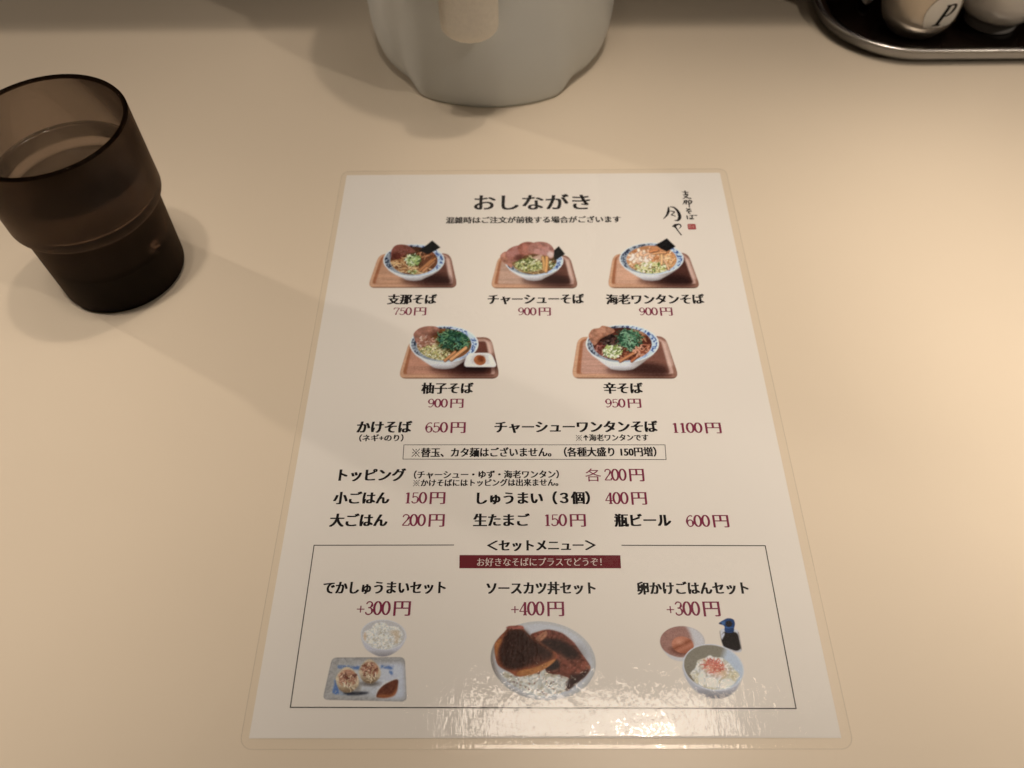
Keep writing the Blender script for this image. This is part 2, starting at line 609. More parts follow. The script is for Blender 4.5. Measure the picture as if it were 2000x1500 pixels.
    def specks(self, m, n, r, cols, clip=True, grain=1.2):
        R = self.py
        ys, xs = np.nonzero(m > 0.5)
        if len(ys) == 0:
            return
        for _ in range(n):
            i = R.randrange(len(ys))
            x, y = xs[i] * self.px, ys[i] * self.px
            a = R.uniform(0, 3.14)
            L = r * R.uniform(0.2, 1.0) * grain
            self.stroke([(x - L * math.cos(a), y - L * math.sin(a)), (x + L * math.cos(a), y + L * math.sin(a))], r * R.uniform(0.5, 1.0),
                        np.array(R.choice(cols), float) + R.uniform(-10, 10), m if clip else None, 0.15)

    # ---- food
    def tray(self, outer, inner, r, shade_x, left=(186, 138, 100), right=(104, 62, 46), glow=None):
        g = self.noise(500, 26, 4)
        tone = smooth01(self.X, *shade_x)[..., None]
        o = self.rpoly(outer, r)
        self.fill(o, (1 - tone) * np.array((198, 150, 108.0)) + tone * np.array((142, 98, 74.0)), 1, 0.92 + 0.16 * g)
        low = max(p[1] for p in outer)
        self.mul(o * smooth01(self.Y, low - 34, low - 4), (0.62, 0.54, 0.5))
        mid = [tuple(0.52 * a_ + 0.48 * b_ for a_, b_ in zip(p, q)) for p, q in zip(outer, inner)]
        wall = self.rpoly(mid, r * 0.8, 5)
        xs = [p[0] for p in outer]
        side = smooth01(self.X, min(xs) + 150, max(xs) - 150)[..., None]
        bot = smooth01(self.Y, max(p[1] for p in inner) - 20, max(p[1] for p in inner) + 16)[..., None]
        wc = (1 - side) * np.array((158, 98, 60.0)) + side * np.array((190, 150, 124.0))
        wc = wc * (1 - bot) + bot * ((1 - tone) * np.array((196, 146, 106.0)) + tone * np.array((112, 70, 52.0)))
        self.fill(wall, wc, 1, 0.92 + 0.16 * g)
        inn = self.rpoly(inner, r * 0.4, 9)
        floor = (1 - tone) * np.array(left, float) + tone * np.array(right, float)
        self.fill(inn, floor, 1, 0.88 + 0.24 * g)
        if glow:
            self.fill(self.poly(glow, False, 14) * o, (208, 174, 146), 0.6)
        edge = np.clip(o - self.blur(o, 7), 0, 1)
        self.mul(edge, (0.8, 0.7, 0.64))

    def bowl(self, cx, cy, rx, ry, foot_y, foot_w, soup, dark_side=True, pat=1.0, soup_rx=0.77, soup_ry=0.86, soup_dy=8):
        sh = self.poly([(cx - foot_w, foot_y - 40), (cx + rx * 0.5, foot_y - 130), (cx + rx * 1.15, foot_y - 60), (cx + rx * 1.1, foot_y + 90), (cx + 20, foot_y + 60),
                        (cx - foot_w * 1.2, foot_y + 20)], True, 45)
        self.mul(sh, (0.5, 0.42, 0.42))
        body = self.poly([(cx - rx * 0.6, cy), (cx - rx * 0.86, cy + ry * 0.46), (cx - rx * 0.66, cy + ry * 0.82), (cx - foot_w * 1.1, foot_y - 45), (cx - foot_w * 0.75, foot_y - 12), (cx, foot_y + 4),
                          (cx + foot_w * 0.75, foot_y - 12), (cx + foot_w * 1.1, foot_y - 45), (cx + rx * 0.66, cy + ry * 0.82), (cx + rx * 0.86, cy + ry * 0.46), (cx + rx * 0.6, cy)], True, 5)
        self.fill(body, (205, 200, 188))
        self.mul(body * smooth01(self.Y, foot_y - 90, foot_y), (0.78, 0.76, 0.74))
        self.mul(body * smooth01(self.X, cx + foot_w * 0.2, cx + foot_w * 1.6), (0.8, 0.76, 0.72))
        rim = self.ell(cx, cy, rx, ry)
        self.fill(rim, (206, 206, 196))
        side = smooth01(self.X, cx - rx * 0.3, cx + rx * 0.45)[..., None]
        inner = self.ell(cx, cy + 3, rx * 0.955, ry * 0.95)
        self.fill(inner, (1 - side) * np.array((150, 156, 152.0)) + side * np.array((182, 192, 196.0)))
        band = inner * (1 - self.ell(cx, cy + soup_dy, rx * (soup_rx + 0.03), ry * (soup_ry - 0.01)))
        nz, n2 = self.noise(70, 60, 3), self.noise(46, 40, 2)
        pattern = np.clip(np.clip((0.055 - np.abs(nz - 0.5)) * 40, 0, 1) + np.clip((n2 - 0.6) * 14, 0, 1), 0, 1) * band * np.clip(1.15 - smooth01(self.Y, cy + ry * 0.35, cy + ry * 0.75), 0, 1)
        self.fill(pattern, (1 - side) * np.array((38, 46, 62.0)) + side * np.array((50, 78, 126.0)), pat)
        sp = self.ell(cx, cy + soup_dy, rx * soup_rx, ry * soup_ry)
        self.fill(sp, soup, 1, 0.8 + 0.4 * self.noise(90, 60))
        return sp

    def pork(self, pts, col, fat=(205, 150, 130), clip=None, edge=(150, 85, 60), speck=0.5):
        col = (col[0] * 0.95, col[1] * 1.02, col[2] * 0.92)
        m = self.poly(pts, True, 3)
        if clip is not None:
            m = m * clip
        n1, n2 = self.noise(150, 110, 3), self.noise(70, 50, 3, 0.6)
        self.fill(m, col, 1, 0.75 + 0.5 * n2)
        self.fill(m * np.clip((n1 - 0.52) * 6, 0, 1), fat, speck)
        n3 = self.noise(120, 36, 3, 0.5)
        self.fill(m * np.clip((0.05 - np.abs(n3 - 0.5)) * 30, 0, 1), fat, 0.35)
        inner = self.blur(m, 26)
        self.fill(m * np.clip((0.78 - inner) * 4, 0, 1), tuple(0.5 * (p + q) for p, q in zip(fat, col)), 0.6)
        e = np.clip(m - self.blur(m, 9), 0, 1) * 1.8
        self.fill(np.clip(e, 0, 1) * m, edge, 0.8)

    def nori(self, pts):
        m = self.poly(pts, False, 2)
        self.fill(m, (24, 23, 20), 1, 0.6 + 0.8 * self.noise(26, 26, 2))
        self.fill(m * np.clip((self.noise(40, 18, 2) - 0.66) * 6, 0, 1), (80, 86, 82), 0.35)

    def scallion(self, cx, cy, rx, ry, n, clip, size=18, cols=((196, 204, 140), (168, 186, 108), (120, 144, 66), (214, 216, 176), (74, 96, 44))):
        self.mul(self.ell(cx + 10, cy + 16, rx, ry, 0, 60) * (clip if clip is not None else 1), (0.72, 0.74, 0.6))
        self.curls(cx, cy, rx, ry, n, size * 2.6, size * 0.5, cols, clip, 1.2, None, light=0.3, jitter=18)

    def noodles(self, cx, cy, rx, ry, n, clip, cols=((206, 164, 104), (184, 134, 78), (222, 186, 130), (150, 100, 56)), length=210, w=9, ang=None, jit=0.7):
        self.curls(cx, cy, rx, ry, n, length, w, cols, clip, 0.9, ang, jit, 0.3)

    def menma(self, p, q, w, col=(192, 134, 80)):
        m = (0.5 * (p[0] + q[0]) + 8, 0.5 * (p[1] + q[1]) - 8)
        self.stroke([(p[0] + 6, p[1] + 8), (m[0] + 6, m[1] + 10), (q[0] + 6, q[1] + 8)], w * 1.1, (96, 56, 32), None, 0.0, 0.7)
        self.stroke([p, m, q], w, col, None, 0.22)
        d = np.array((q[0] - p[0], q[1] - p[1]), float)
        d /= np.linalg.norm(d)
        for s in (-0.45, 0.35):
            o = np.array((-d[1], d[0])) * w * s
            self.stroke([(p[0] + o[0], p[1] + o[1]), (q[0] + o[0], q[1] + o[1])], 2.5, (140, 88, 48), None, 0, 0.5)

    def rice(self, m, n, grain=16, tone=(212, 206, 186)):
        self.fill(m, tone, 1, 0.78 + 0.36 * self.noise(70, 60, 3))
        self.specks(m, n, grain, ((226, 221, 204), (206, 198, 174), (190, 178, 148), (232, 228, 214)))

    # ---- finish
    def build(self, name, amap, mat, parent, z, label):
        S = self.SS
        soft = 0.55 / self.k
        for ch in range(3):
            self.rgb[..., ch] = 0.45 * self.rgb[..., ch] + 0.55 * self.blur(self.rgb[..., ch], soft)
        rgb = self.rgb[:self.h * S, :self.w * S].reshape(self.h, S, self.w, S, 3)
        al = self.a.reshape(self.h, S, self.w, S)
        al2 = al.mean((1, 3))
        rgb = (rgb * al[..., None]).sum((1, 3)) / np.maximum(al.sum((1, 3)), 1e-6)[..., None]
        g = rgb.mean(-1, keepdims=True)
        rgb = g + (rgb - g) * 0.88 + self.rng.normal(0, 5, (self.h, self.w, 1))
        rgb = np.clip(rgb, 4, 250) / 255.0
        L = np.where(rgb <= 0.04045, rgb / 12.92, ((rgb + 0.055) / 1.055) ** 2.4)
        alb = np.clip(np.power(L / PAPER_SEEN, 1.10) * PAPER_ALB * 0.97, 0.004, 0.88)
        al2 = np.clip(al2, 0, 1)[..., None]
        alb = alb * al2 + PAPER_ALB * (1 - al2)
        h, w = self.h, self.w
        ys, xs = np.mgrid[0:h, 0:w]
        px, py = xs + 0.5, ys + 0.5
        a, b, c, d, e, f = amap
        co = np.stack([(a * px + b * py + c) * 1e-3, (d * px + e * py + f) * 1e-3, np.zeros_like(px)], -1).reshape(-1, 3)
        keep = (al2[:-1, :-1, 0] + al2[1:, :-1, 0] + al2[:-1, 1:, 0] + al2[1:, 1:, 0]) > 0.02
        idx = np.arange(h * w).reshape(h, w)
        q = np.stack([idx[1:, :-1], idx[1:, 1:], idx[:-1, 1:], idx[:-1, :-1]], -1)[keep]
        used = np.unique(q)
        remap = np.full(h * w, -1)
        remap[used] = np.arange(len(used))
        me = bpy.data.meshes.new(name)
        me.from_pydata(co[used].tolist(), [], remap[q].tolist())
        ca = me.color_attributes.new('ink', 'FLOAT_COLOR', 'POINT')
        cc = np.ones((len(used), 4), np.float32)
        cc[:, :3] = alb.reshape(-1, 3)[used]
        ca.data.foreach_set('color', cc.ravel())
        me.materials.append(mat)
        o = link(name, me, parent, (0, 0, z))
        o['label'] = label
        return o


def paint_shina():
    A = Art(200, 130, 0.1, 1)
    A.tray([(300, 465), (1700, 455), (1825, 1125), (95, 1125)], [(400, 520), (1610, 510), (1680, 1040), (240, 1045)], 150, (700, 1350),
           glow=[(1590, 560), (1690, 560), (1740, 960), (1660, 960)])
    s = A.bowl(985, 590, 602, 318, 985, 190, (112, 66, 38))
    A.mul(s * smooth01(-A.Y, -620, -300), (0.6, 0.55, 0.5))
    A.noodles(760, 680, 250, 150, 60, s, ang=0.3)
    A.noodles(1000, 800, 250, 70, 30, s, ang=0.1)
    A.noodles(1250, 480, 150, 90, 14, s, ang=-0.6, cols=((196, 140, 92), (150, 84, 46)))
    A.pork([(540, 420), (600, 310), (720, 275), (860, 300), (960, 370), (1010, 430), (860, 450), (770, 500), (690, 570), (560, 560)], (126, 68, 56), (170, 96, 80))
    A.mul(A.ell(640, 520, 120, 70, 0, 60), (0.75, 0.6, 0.55))
    A.scallion(970, 590, 150, 110, 150, None, 22)
    A.scallion(960, 820, 90, 40, 14, s, 16)
    A.menma((1100, 790), (1330, 590), 26, (176, 116, 68))
    A.menma((1170, 800), (1370, 620), 26, (196, 138, 86))
    A.menma((1240, 700), (1400, 560), 20, (182, 118, 62))
    A.nori([(1085, 410), (1350, 195), (1515, 340), (1265, 475)])
    return A


def paint_chashu():
    A = Art(200, 130, 0.1, 2)
    A.tray([(230, 505), (1630, 490), (1790, 1135), (90, 1135)], [(300, 560), (1540, 560), (1640, 1050), (230, 1055)], 150, (650, 1350),
           left=(180, 142, 112), glow=[(1530, 570), (1620, 570), (1710, 980), (1630, 980)])
    s = A.bowl(930, 600, 575, 300, 985, 180, (104, 70, 36))
    A.noodles(900, 700, 370, 150, 70, s, cols=((196, 166, 104), (160, 120, 66), (214, 190, 140)), ang=0.2)
    A.pork([(265, 500), (360, 420), (470, 470), (500, 620), (500, 740), (400, 680), (300, 600)], (170, 104, 84), (206, 150, 124))
    A.pork([(380, 430), (520, 320), (700, 300), (760, 420), (700, 560), (560, 620), (440, 590)], (150, 86, 74), (196, 138, 120))
    A.pork([(600, 330), (740, 230), (930, 250), (960, 400), (860, 480), (680, 490)], (150, 80, 66), (196, 130, 104))
    A.pork([(830, 300), (980, 225), (1180, 240), (1300, 330), (1335, 450), (1260, 560), (1120, 500), (960, 470), (830, 430)], (168, 104, 92), (204, 150, 132))
    A.mul(A.ell(640, 540, 90, 60, 0, 60), (0.6, 0.5, 0.45))
    A.fill(A.ell(1255, 480, 70, 60, 0.4, 40), (214, 196, 174), 0.75)
    A.fill(A.poly([(900, 540), (1080, 480), (1080, 570), (960, 585)], True, 6), (206, 168, 140), 0.8)
    A.scallion(830, 680, 260, 120, 210, s, 22, ((190, 186, 116), (160, 160, 84), (206, 200, 150), (96, 104, 46)))
    A.scallion(1290, 690, 80, 80, 14, s, 18)
    A.menma((1100, 540), (1130, 780), 34, (196, 148, 84))
    A.menma((1180, 540), (1160, 800), 34, (206, 152, 84))
    A.nori([(1330, 390), (1420, 310), (1545, 470), (1330, 600), (1320, 500)])
    return A


def paint_wonton():
    A = Art(200, 130, 0.1, 3)
    A.tray([(170, 470), (1640, 440), (1870, 1130), (80, 1130)], [(250, 520), (1560, 510), (1730, 1045), (220, 1050)], 150, (700, 1350),
           left=(196, 148, 112), right=(84, 46, 34), glow=[(1570, 560), (1660, 560), (1800, 960), (1710, 960)])
    s = A.bowl(925, 560, 632, 318, 985, 195, (196, 132, 80), soup_rx=0.78, soup_dy=16)
    A.noodles(930, 590, 460, 230, 110, s, cols=((222, 176, 124), (206, 150, 96), (232, 196, 150), (186, 120, 70)), w=14, length=170)
    A.curls(720, 520, 230, 110, 26, 150, 30, ((226, 188, 148), (216, 168, 124), (232, 202, 168)), s, 0.8)
    A.curls(1260, 600, 120, 130, 22, 170, 16, ((214, 158, 96), (196, 132, 70), (226, 180, 124)), s, 0.7, -0.5)
    A.menma((900, 420), (1030, 390), 30, (206, 132, 78))
    A.scallion(930, 740, 330, 110, 190, s, 24, ((216, 206, 136), (190, 188, 104), (226, 222, 176), (110, 130, 56), (208, 190, 130)))
    A.menma((1120, 480), (1120, 660), 30, (222, 176, 116))
    A.menma((1160, 570), (1260, 770), 18, (226, 178, 128))
    A.menma((960, 470), (1200, 440), 18, (222, 164, 104))
    A.fill(A.ell(820, 600, 40, 34, 0, 20), (236, 216, 190), 0.9)
    A.nori([(1000, 290), (1230, 150), (1405, 320), (1225, 420), (1120, 370)])
    return A


def paint_yuzu():
    A = Art(220, 130, 0.11, 4)
    A.tray([(270, 400), (1730, 350), (1860, 1085), (85, 1085)], [(330, 470), (1640, 430), (1720, 1010), (225, 1010)], 150, (600, 1250), left=(182, 128, 96), right=(104, 58, 42),
           glow=[(1630, 430), (1740, 430), (1770, 640), (1680, 640)])
    s = A.bowl(885, 475, 615, 332, 915, 200, (130, 82, 40), soup_rx=0.79)
    A.noodles(650, 600, 240, 170, 60, s, cols=((206, 180, 124), (176, 138, 80), (214, 192, 146)))
    A.pork([(335, 290), (420, 200), (560, 155), (720, 160), (800, 220), (760, 300), (640, 360), (600, 460), (480, 540), (390, 460), (350, 370)], (156, 98, 82), (196, 136, 116))
    A.mul(A.ell(720, 300, 110, 50, -0.2, 70), (0.6, 0.5, 0.45))
    A.curls(560, 440, 170, 110, 60, 60, 12, ((182, 136, 104), (150, 96, 70), (200, 168, 140)), s, 0.6)
    A.scallion(720, 640, 280, 140, 260, s, 20, ((208, 196, 136), (186, 176, 106), (218, 208, 164), (126, 128, 62), (196, 170, 110)))
    A.mul(A.ell(1060, 430, 300, 200, 0, 80) * s, (0.45, 0.5, 0.42))
    A.curls(1060, 400, 270, 165, 170, 190, 9, ((50, 96, 62), (36, 72, 48), (76, 122, 72), (108, 146, 96), (24, 50, 36), (60, 104, 84)), s, 1.1)
    A.menma((900, 770), (1080, 620), 24, (196, 134, 80))
    A.menma((1010, 750), (1270, 550), 32, (208, 150, 92))
    d = A.rpoly([(1300, 640), (1720, 635), (1825, 890), (1215, 885)], 90, 3)
    A.mul(A.rpoly([(1220, 700), (1800, 700), (1840, 960), (1230, 930)], 80, 40), (0.55, 0.45, 0.42))
    A.fill(d, (212, 206, 190))
    A.fill(A.rpoly([(1380, 670), (1680, 665), (1740, 830), (1340, 830)], 70, 12), (196, 188, 170))
    A.fill(A.rpoly([(1660, 690), (1740, 690), (1770, 840), (1690, 840)], 30, 12), (216, 210, 190))
    A.fill(A.ell(1515, 765, 105, 88, 0.1, 10), (160, 92, 48), 1, 0.7 + 0.5 * A.noise(60, 60))
    A.mul(A.poly([(1480, 700), (1600, 690), (1560, 790), (1500, 760)], True, 14), (0.75, 0.6, 0.5))
    return A


def paint_kara():
    A = Art(220, 130, 0.11, 5)
    A.tray([(160, 350), (1730, 335), (1950, 1085), (75, 1085)], [(260, 420), (1650, 420), (1790, 1000), (230, 1005)], 150, (500, 1500), left=(184, 138, 110), right=(126, 80, 60),
           glow=[(1660, 430), (1770, 430), (1860, 860), (1780, 900)])
    s = A.bowl(960, 470, 655, 345, 940, 215, (92, 42, 28), soup_rx=0.8)
    A.noodles(1050, 620, 430, 200, 90, s, cols=((160, 92, 58), (120, 60, 38), (178, 118, 82), (84, 40, 26)), w=11)
    A.noodles(620, 620, 200, 120, 40, s, cols=((150, 84, 66), (112, 56, 42), (186, 130, 104)), w=11)
    A.noodles(1250, 300, 180, 70, 24, s, cols=((188, 132, 84), (206, 156, 110), (140, 82, 50)), ang=0.6, w=13)
    A.mul(s * smooth01(-A.Y, -420, -180), (0.75, 0.7, 0.68))
    A.curls(760, 420, 190, 110, 90, 60, 13, ((70, 46, 38), (46, 30, 26), (100, 72, 58), (34, 24, 22)), s, 0.6)
    A.pork([(355, 300), (420, 210), (540, 185), (600, 145), (740, 180), (820, 250), (700, 320), (560, 400), (470, 500), (400, 440), (360, 370)], (166, 104, 82), (204, 148, 112), None, (176, 110, 66))
    A.mul(A.ell(640, 380, 110, 40, -0.4, 50), (0.7, 0.6, 0.52))
    A.mul(A.ell(1100, 420, 200, 160, 0, 90) * s, (0.6, 0.62, 0.55))
    A.curls(1090, 390, 190, 170, 110, 190, 9, ((72, 116, 76), (48, 88, 60), (104, 144, 98), (136, 166, 124), (40, 70, 48)), s, 0.9, 1.0, 0.9)
    A.scallion(780, 610, 160, 110, 150, s, 24, ((206, 206, 152), (166, 176, 92), (222, 220, 184), (108, 124, 56)))
    A.menma((920, 780), (1200, 620), 26, (186, 120, 74))
    A.menma((1120, 780), (1250, 680), 22, (176, 98, 56))
    A.curls(1330, 640, 150, 110, 26, 170, 15, ((186, 124, 88), (146, 78, 52), (200, 144, 108)), s, 1.0)
    return A


def paint_shumai():
    A = Art(200, 180, 0.12, 6)
    # rice bowl
    body = A.poly([(712, 340), (735, 480), (800, 590), (930, 670), (1020, 700), (1130, 695), (1240, 650), (1360, 560), (1440, 430), (1450, 340), (1300, 200), (860, 200)], True, 5)
    A.fill(body, (188, 182, 172))
    A.mul(body * smooth01(A.Y, 560, 700), (0.78, 0.76, 0.75))
    A.fill(A.ell(1080, 335, 378, 258, 0.05), (200, 193, 178))
    A.fill(A.ell(1080, 330, 355, 238, 0.05, 10), (184, 176, 160))
    m = A.poly([(745, 390), (770, 280), (880, 230), (930, 150), (1090, 130), (1180, 190), (1330, 210), (1395, 330), (1370, 440), (1250, 540), (1090, 580), (900, 540), (800, 470)], True, 6)
    A.rice(m, 420, 13)
    A.fill(m * A.poly([(1180, 280), (1340, 270), (1320, 470), (1260, 460), (1250, 360)], True, 20), (190, 160, 116), 0.6)
    A.fill(m * A.poly([(745, 330), (790, 300), (790, 440), (750, 400)], True, 14), (190, 150, 100), 0.7)
    # plate
    P = [(235, 712), (1425, 705), (1440, 1415), (100, 1385)]
    pl = A.rpoly(P, 90, 4)
    A.fill(pl, (160, 152, 136), 1, 0.86 + 0.28 * A.noise(30, 24, 3))
    inn = A.rpoly([(330, 800), (1400, 810), (1395, 1350), (215, 1330)], 80, 30)
    lr = smooth01(A.X, 300, 1250)[..., None]
    A.fill(inn, (1 - lr) * np.array((172, 166, 148.0)) + lr * np.array((186, 184, 176.0)), 1, 0.9 + 0.2 * A.noise(90, 60))
    A.fill(A.rpoly([(1200, 840), (1430, 800), (1430, 1390), (1000, 1390)], 60, 60) * pl, (190, 188, 182), 0.6)
    blue = A.noise(34, 34, 3)
    for q in ([(330, 840), (700, 850), (690, 910), (340, 890)], [(290, 1060), (360, 1080), (350, 1290), (250, 1290)], [(290, 1230), (560, 1240), (560, 1310), (270, 1300)],
              [(1020, 840), (1240, 850), (1235, 900), (1030, 890)], [(1160, 880), (1225, 890), (1220, 1000), (1170, 980)]):
        A.fill(A.poly(q, False, 10) * np.clip((blue - 0.3) * 4, 0.25, 1), (80, 108, 150), 0.85)
    A.fill(A.poly([(430, 1265), (640, 1255), (840, 1275), (700, 1310), (500, 1310)], True, 12), (46, 46, 50), 0.9)
    A.fill(A.ell(860, 1130, 140, 40, 0, 40), (86, 72, 58), 0.7)
    A.fill(A.ell(650, 1180, 60, 90, 0, 60), (130, 116, 96), 0.6)
    for cx, cy, r, s1 in ((490, 1070, 185, 8), (850, 935, 175, 9)):
        w = A.poly([(cx - r * 1.0, cy + 10), (cx - r * 0.75, cy - r * 0.6), (cx - 10, cy - r * 1.12), (cx + r * 0.6, cy - r * 0.75), (cx + r, cy - 10), (cx + r * 0.9, cy + r * 0.6),
                    (cx + r * 0.2, cy + r * 1.1), (cx - r * 0.6, cy + r * 0.9)], True, 5)
        A.fill(w, (196, 172, 132), 1, 0.85 + 0.3 * A.noise(60, 50))
        A.mul(w * smooth01(A.Y, cy + r * 0.3, cy + r * 1.1), (0.66, 0.6, 0.54))
        c = A.ell(cx + 10, cy - r * 0.15, r * 0.78, r * 0.72, 0.3, 14)
        A.fill(c, (172, 124, 90), 1, 0.7 + 0.55 * A.noise(50, 44, 3))
        A.curls(cx, cy - r * 0.1, r * 0.75, r * 0.65, 46, 70, 12, ((196, 150, 112), (150, 96, 70), (180, 132, 100), (118, 70, 52), (206, 170, 130)), w, 1.0)
        A.curls(cx + r * 0.2, cy + r * 0.5, r * 0.6, r * 0.4, 12, 90, 9, ((216, 196, 156), (196, 168, 124)), w, 0.6, 1.2)
    A.fill(A.poly([(940, 1350), (960, 1230), (1080, 1110), (1340, 1030), (1300, 1060), (1100, 1150), (1000, 1250), (960, 1350)], False, 8), (206, 198, 180), 0.9)
    A.fill(A.poly([(955, 1330), (990, 1240), (1100, 1140), (1290, 1065), (1300, 1170), (1250, 1300), (1120, 1350), (990, 1350)], True, 6), (104, 58, 38), 1, 0.8 + 0.4 * A.noise(80, 60))
    A.fill(A.poly([(960, 1340), (1030, 1300), (1200, 1300), (1280, 1180), (1300, 1170), (1250, 1310), (1120, 1355)], True, 14), (176, 104, 58), 0.75)
    A.mul(np.clip(pl - A.blur(pl, 14), 0, 1), (0.75, 0.72, 0.7))
    return A


def paint_katsu():
    A = Art(240, 180, 0.12, 7)
    pl = A.ell(1005, 750, 860, 640, 0.13, 8)
    A.fill(pl, (182, 176, 160))
    A.mul(pl * smooth01(-A.X, -420, -150), (0.82, 0.78, 0.75))
    A.fill(A.ell(1000, 745, 800, 590, 0.13, 30) * pl, (188, 184, 172), 0.9)
    A.mul(np.clip(pl - A.blur(pl, 16), 0, 1) * smooth01(A.Y, 500, 900), (0.72, 0.72, 0.72))
    A.mul(A.poly([(180, 700), (250, 900), (420, 1080), (300, 980), (200, 850)], True, 40), (0.8, 0.7, 0.64))
    A.mul(A.poly([(1500, 480), (1700, 560), (1760, 760), (1600, 700)], True, 50), (0.85, 0.84, 0.84))
    rm = A.poly([(340, 960), (600, 900), (1000, 920), (1420, 1000), (1440, 1150), (1340, 1260), (1050, 1330), (800, 1300), (560, 1180), (420, 1080)], True, 8)
    A.rice(rm, 360, 18, (200, 194, 172))
    A.fill(rm * np.clip((A.noise(160, 120) - 0.55) * 6, 0, 1), (164, 146, 104), 0.6)
    A.specks(rm, 60, 9, ((70, 42, 34), (110, 66, 50), (150, 110, 84)))
    dk = ((44, 30, 24), (62, 38, 28), (90, 54, 38), (36, 26, 22))
    # rear cutlet
    r = A.poly([(800, 340), (900, 290), (1080, 250), (1290, 300), (1400, 370), (1530, 490), (1640, 650), (1760, 830), (1765, 900), (1700, 1000), (1560, 1110), (1380, 1240), (1440, 1080),
                (1300, 1000), (1050, 930), (1100, 600), (880, 440)], True, 6)
    A.fill(r, (124, 68, 48), 1, 0.55 + 0.9 * A.noise(46, 40, 4))
    A.fill(r * np.clip((A.noise(110, 80, 3) - 0.5) * 6, 0, 1) * smooth01(A.Y, 560, 760), (164, 106, 72), 0.6)
    A.fill(A.poly([(950, 440), (1080, 390), (1300, 420), (1480, 520), (1620, 700), (1420, 740), (1260, 640), (1100, 560)], True, 40), (44, 31, 25), 0.92, 0.7 + 0.6 * A.noise(26, 26, 3))
    A.fill(A.poly([(1080, 255), (1290, 300), (1400, 370), (1530, 490), (1480, 500), (1350, 400), (1200, 350), (1070, 340)], True, 14), (118, 66, 50), 0.9, 0.7 + 0.6 * A.noise(40, 40))
    A.fill(A.poly([(1380, 1240), (1440, 1020), (1640, 960), (1750, 900), (1690, 1010), (1560, 1120)], True, 16), (56, 36, 30), 0.9, 0.7 + 0.6 * A.noise(40, 40))
    A.fill(A.poly([(1040, 780), (1220, 740), (1280, 860), (1180, 920), (1050, 900)], True, 16), (44, 36, 32), 0.9)
    A.fill(A.poly([(870, 420), (960, 330), (1060, 270), (1060, 360), (950, 450)], True, 8), (176, 118, 82), 1, 0.75 + 0.5 * A.noise(50, 40))
    A.specks(r, 220, 6, dk + ((156, 96, 66), (130, 80, 58)), True, 0.3)
    # front cutlet
    f = A.poly([(395, 240), (410, 195), (500, 180), (650, 185), (690, 240), (760, 320), (870, 410), (1000, 490), (1180, 610), (1240, 680), (1200, 760), (1090, 860), (930, 950), (760, 1000),
                (600, 1020), (480, 960), (300, 860), (240, 760), (210, 600), (215, 480), (290, 370)], True, 5)
    A.fill(f, (156, 86, 52), 1, 0.72 + 0.5 * A.noise(60, 50, 3))
    A.fill(A.poly([(430, 250), (680, 250), (780, 350), (900, 440), (1150, 610), (1150, 720), (960, 800), (760, 860), (520, 920), (330, 830), (280, 640), (320, 480)], True, 34), (52, 34, 26), 0.93,
           0.6 + 0.8 * A.noise(24, 22, 3))
    A.fill(A.poly([(800, 720), (1050, 680), (1120, 720), (960, 800), (820, 790)], True, 40), (104, 62, 44), 0.6, 0.7 + 0.6 * A.noise(30, 30))
    A.fill(A.poly([(400, 235), (420, 195), (650, 190), (680, 235), (560, 240)], True, 8), (160, 92, 72), 1, 0.8 + 0.4 * A.noise(40, 40))
    A.fill(A.poly([(580, 1000), (640, 930), (860, 880), (1060, 800), (1200, 740), (1190, 780), (1060, 880), (900, 960), (740, 1000)], True, 8), (188, 124, 66), 1, 0.8 + 0.35 * A.noise(90, 40))
    A.fill(A.poly([(215, 520), (240, 450), (320, 400), (310, 470), (270, 560), (250, 700), (225, 640)], True, 10), (178, 112, 56), 0.85)
    A.specks(f, 420, 5, dk + ((130, 78, 54), (104, 60, 44), (156, 92, 62)), True, 0.3)
    return A


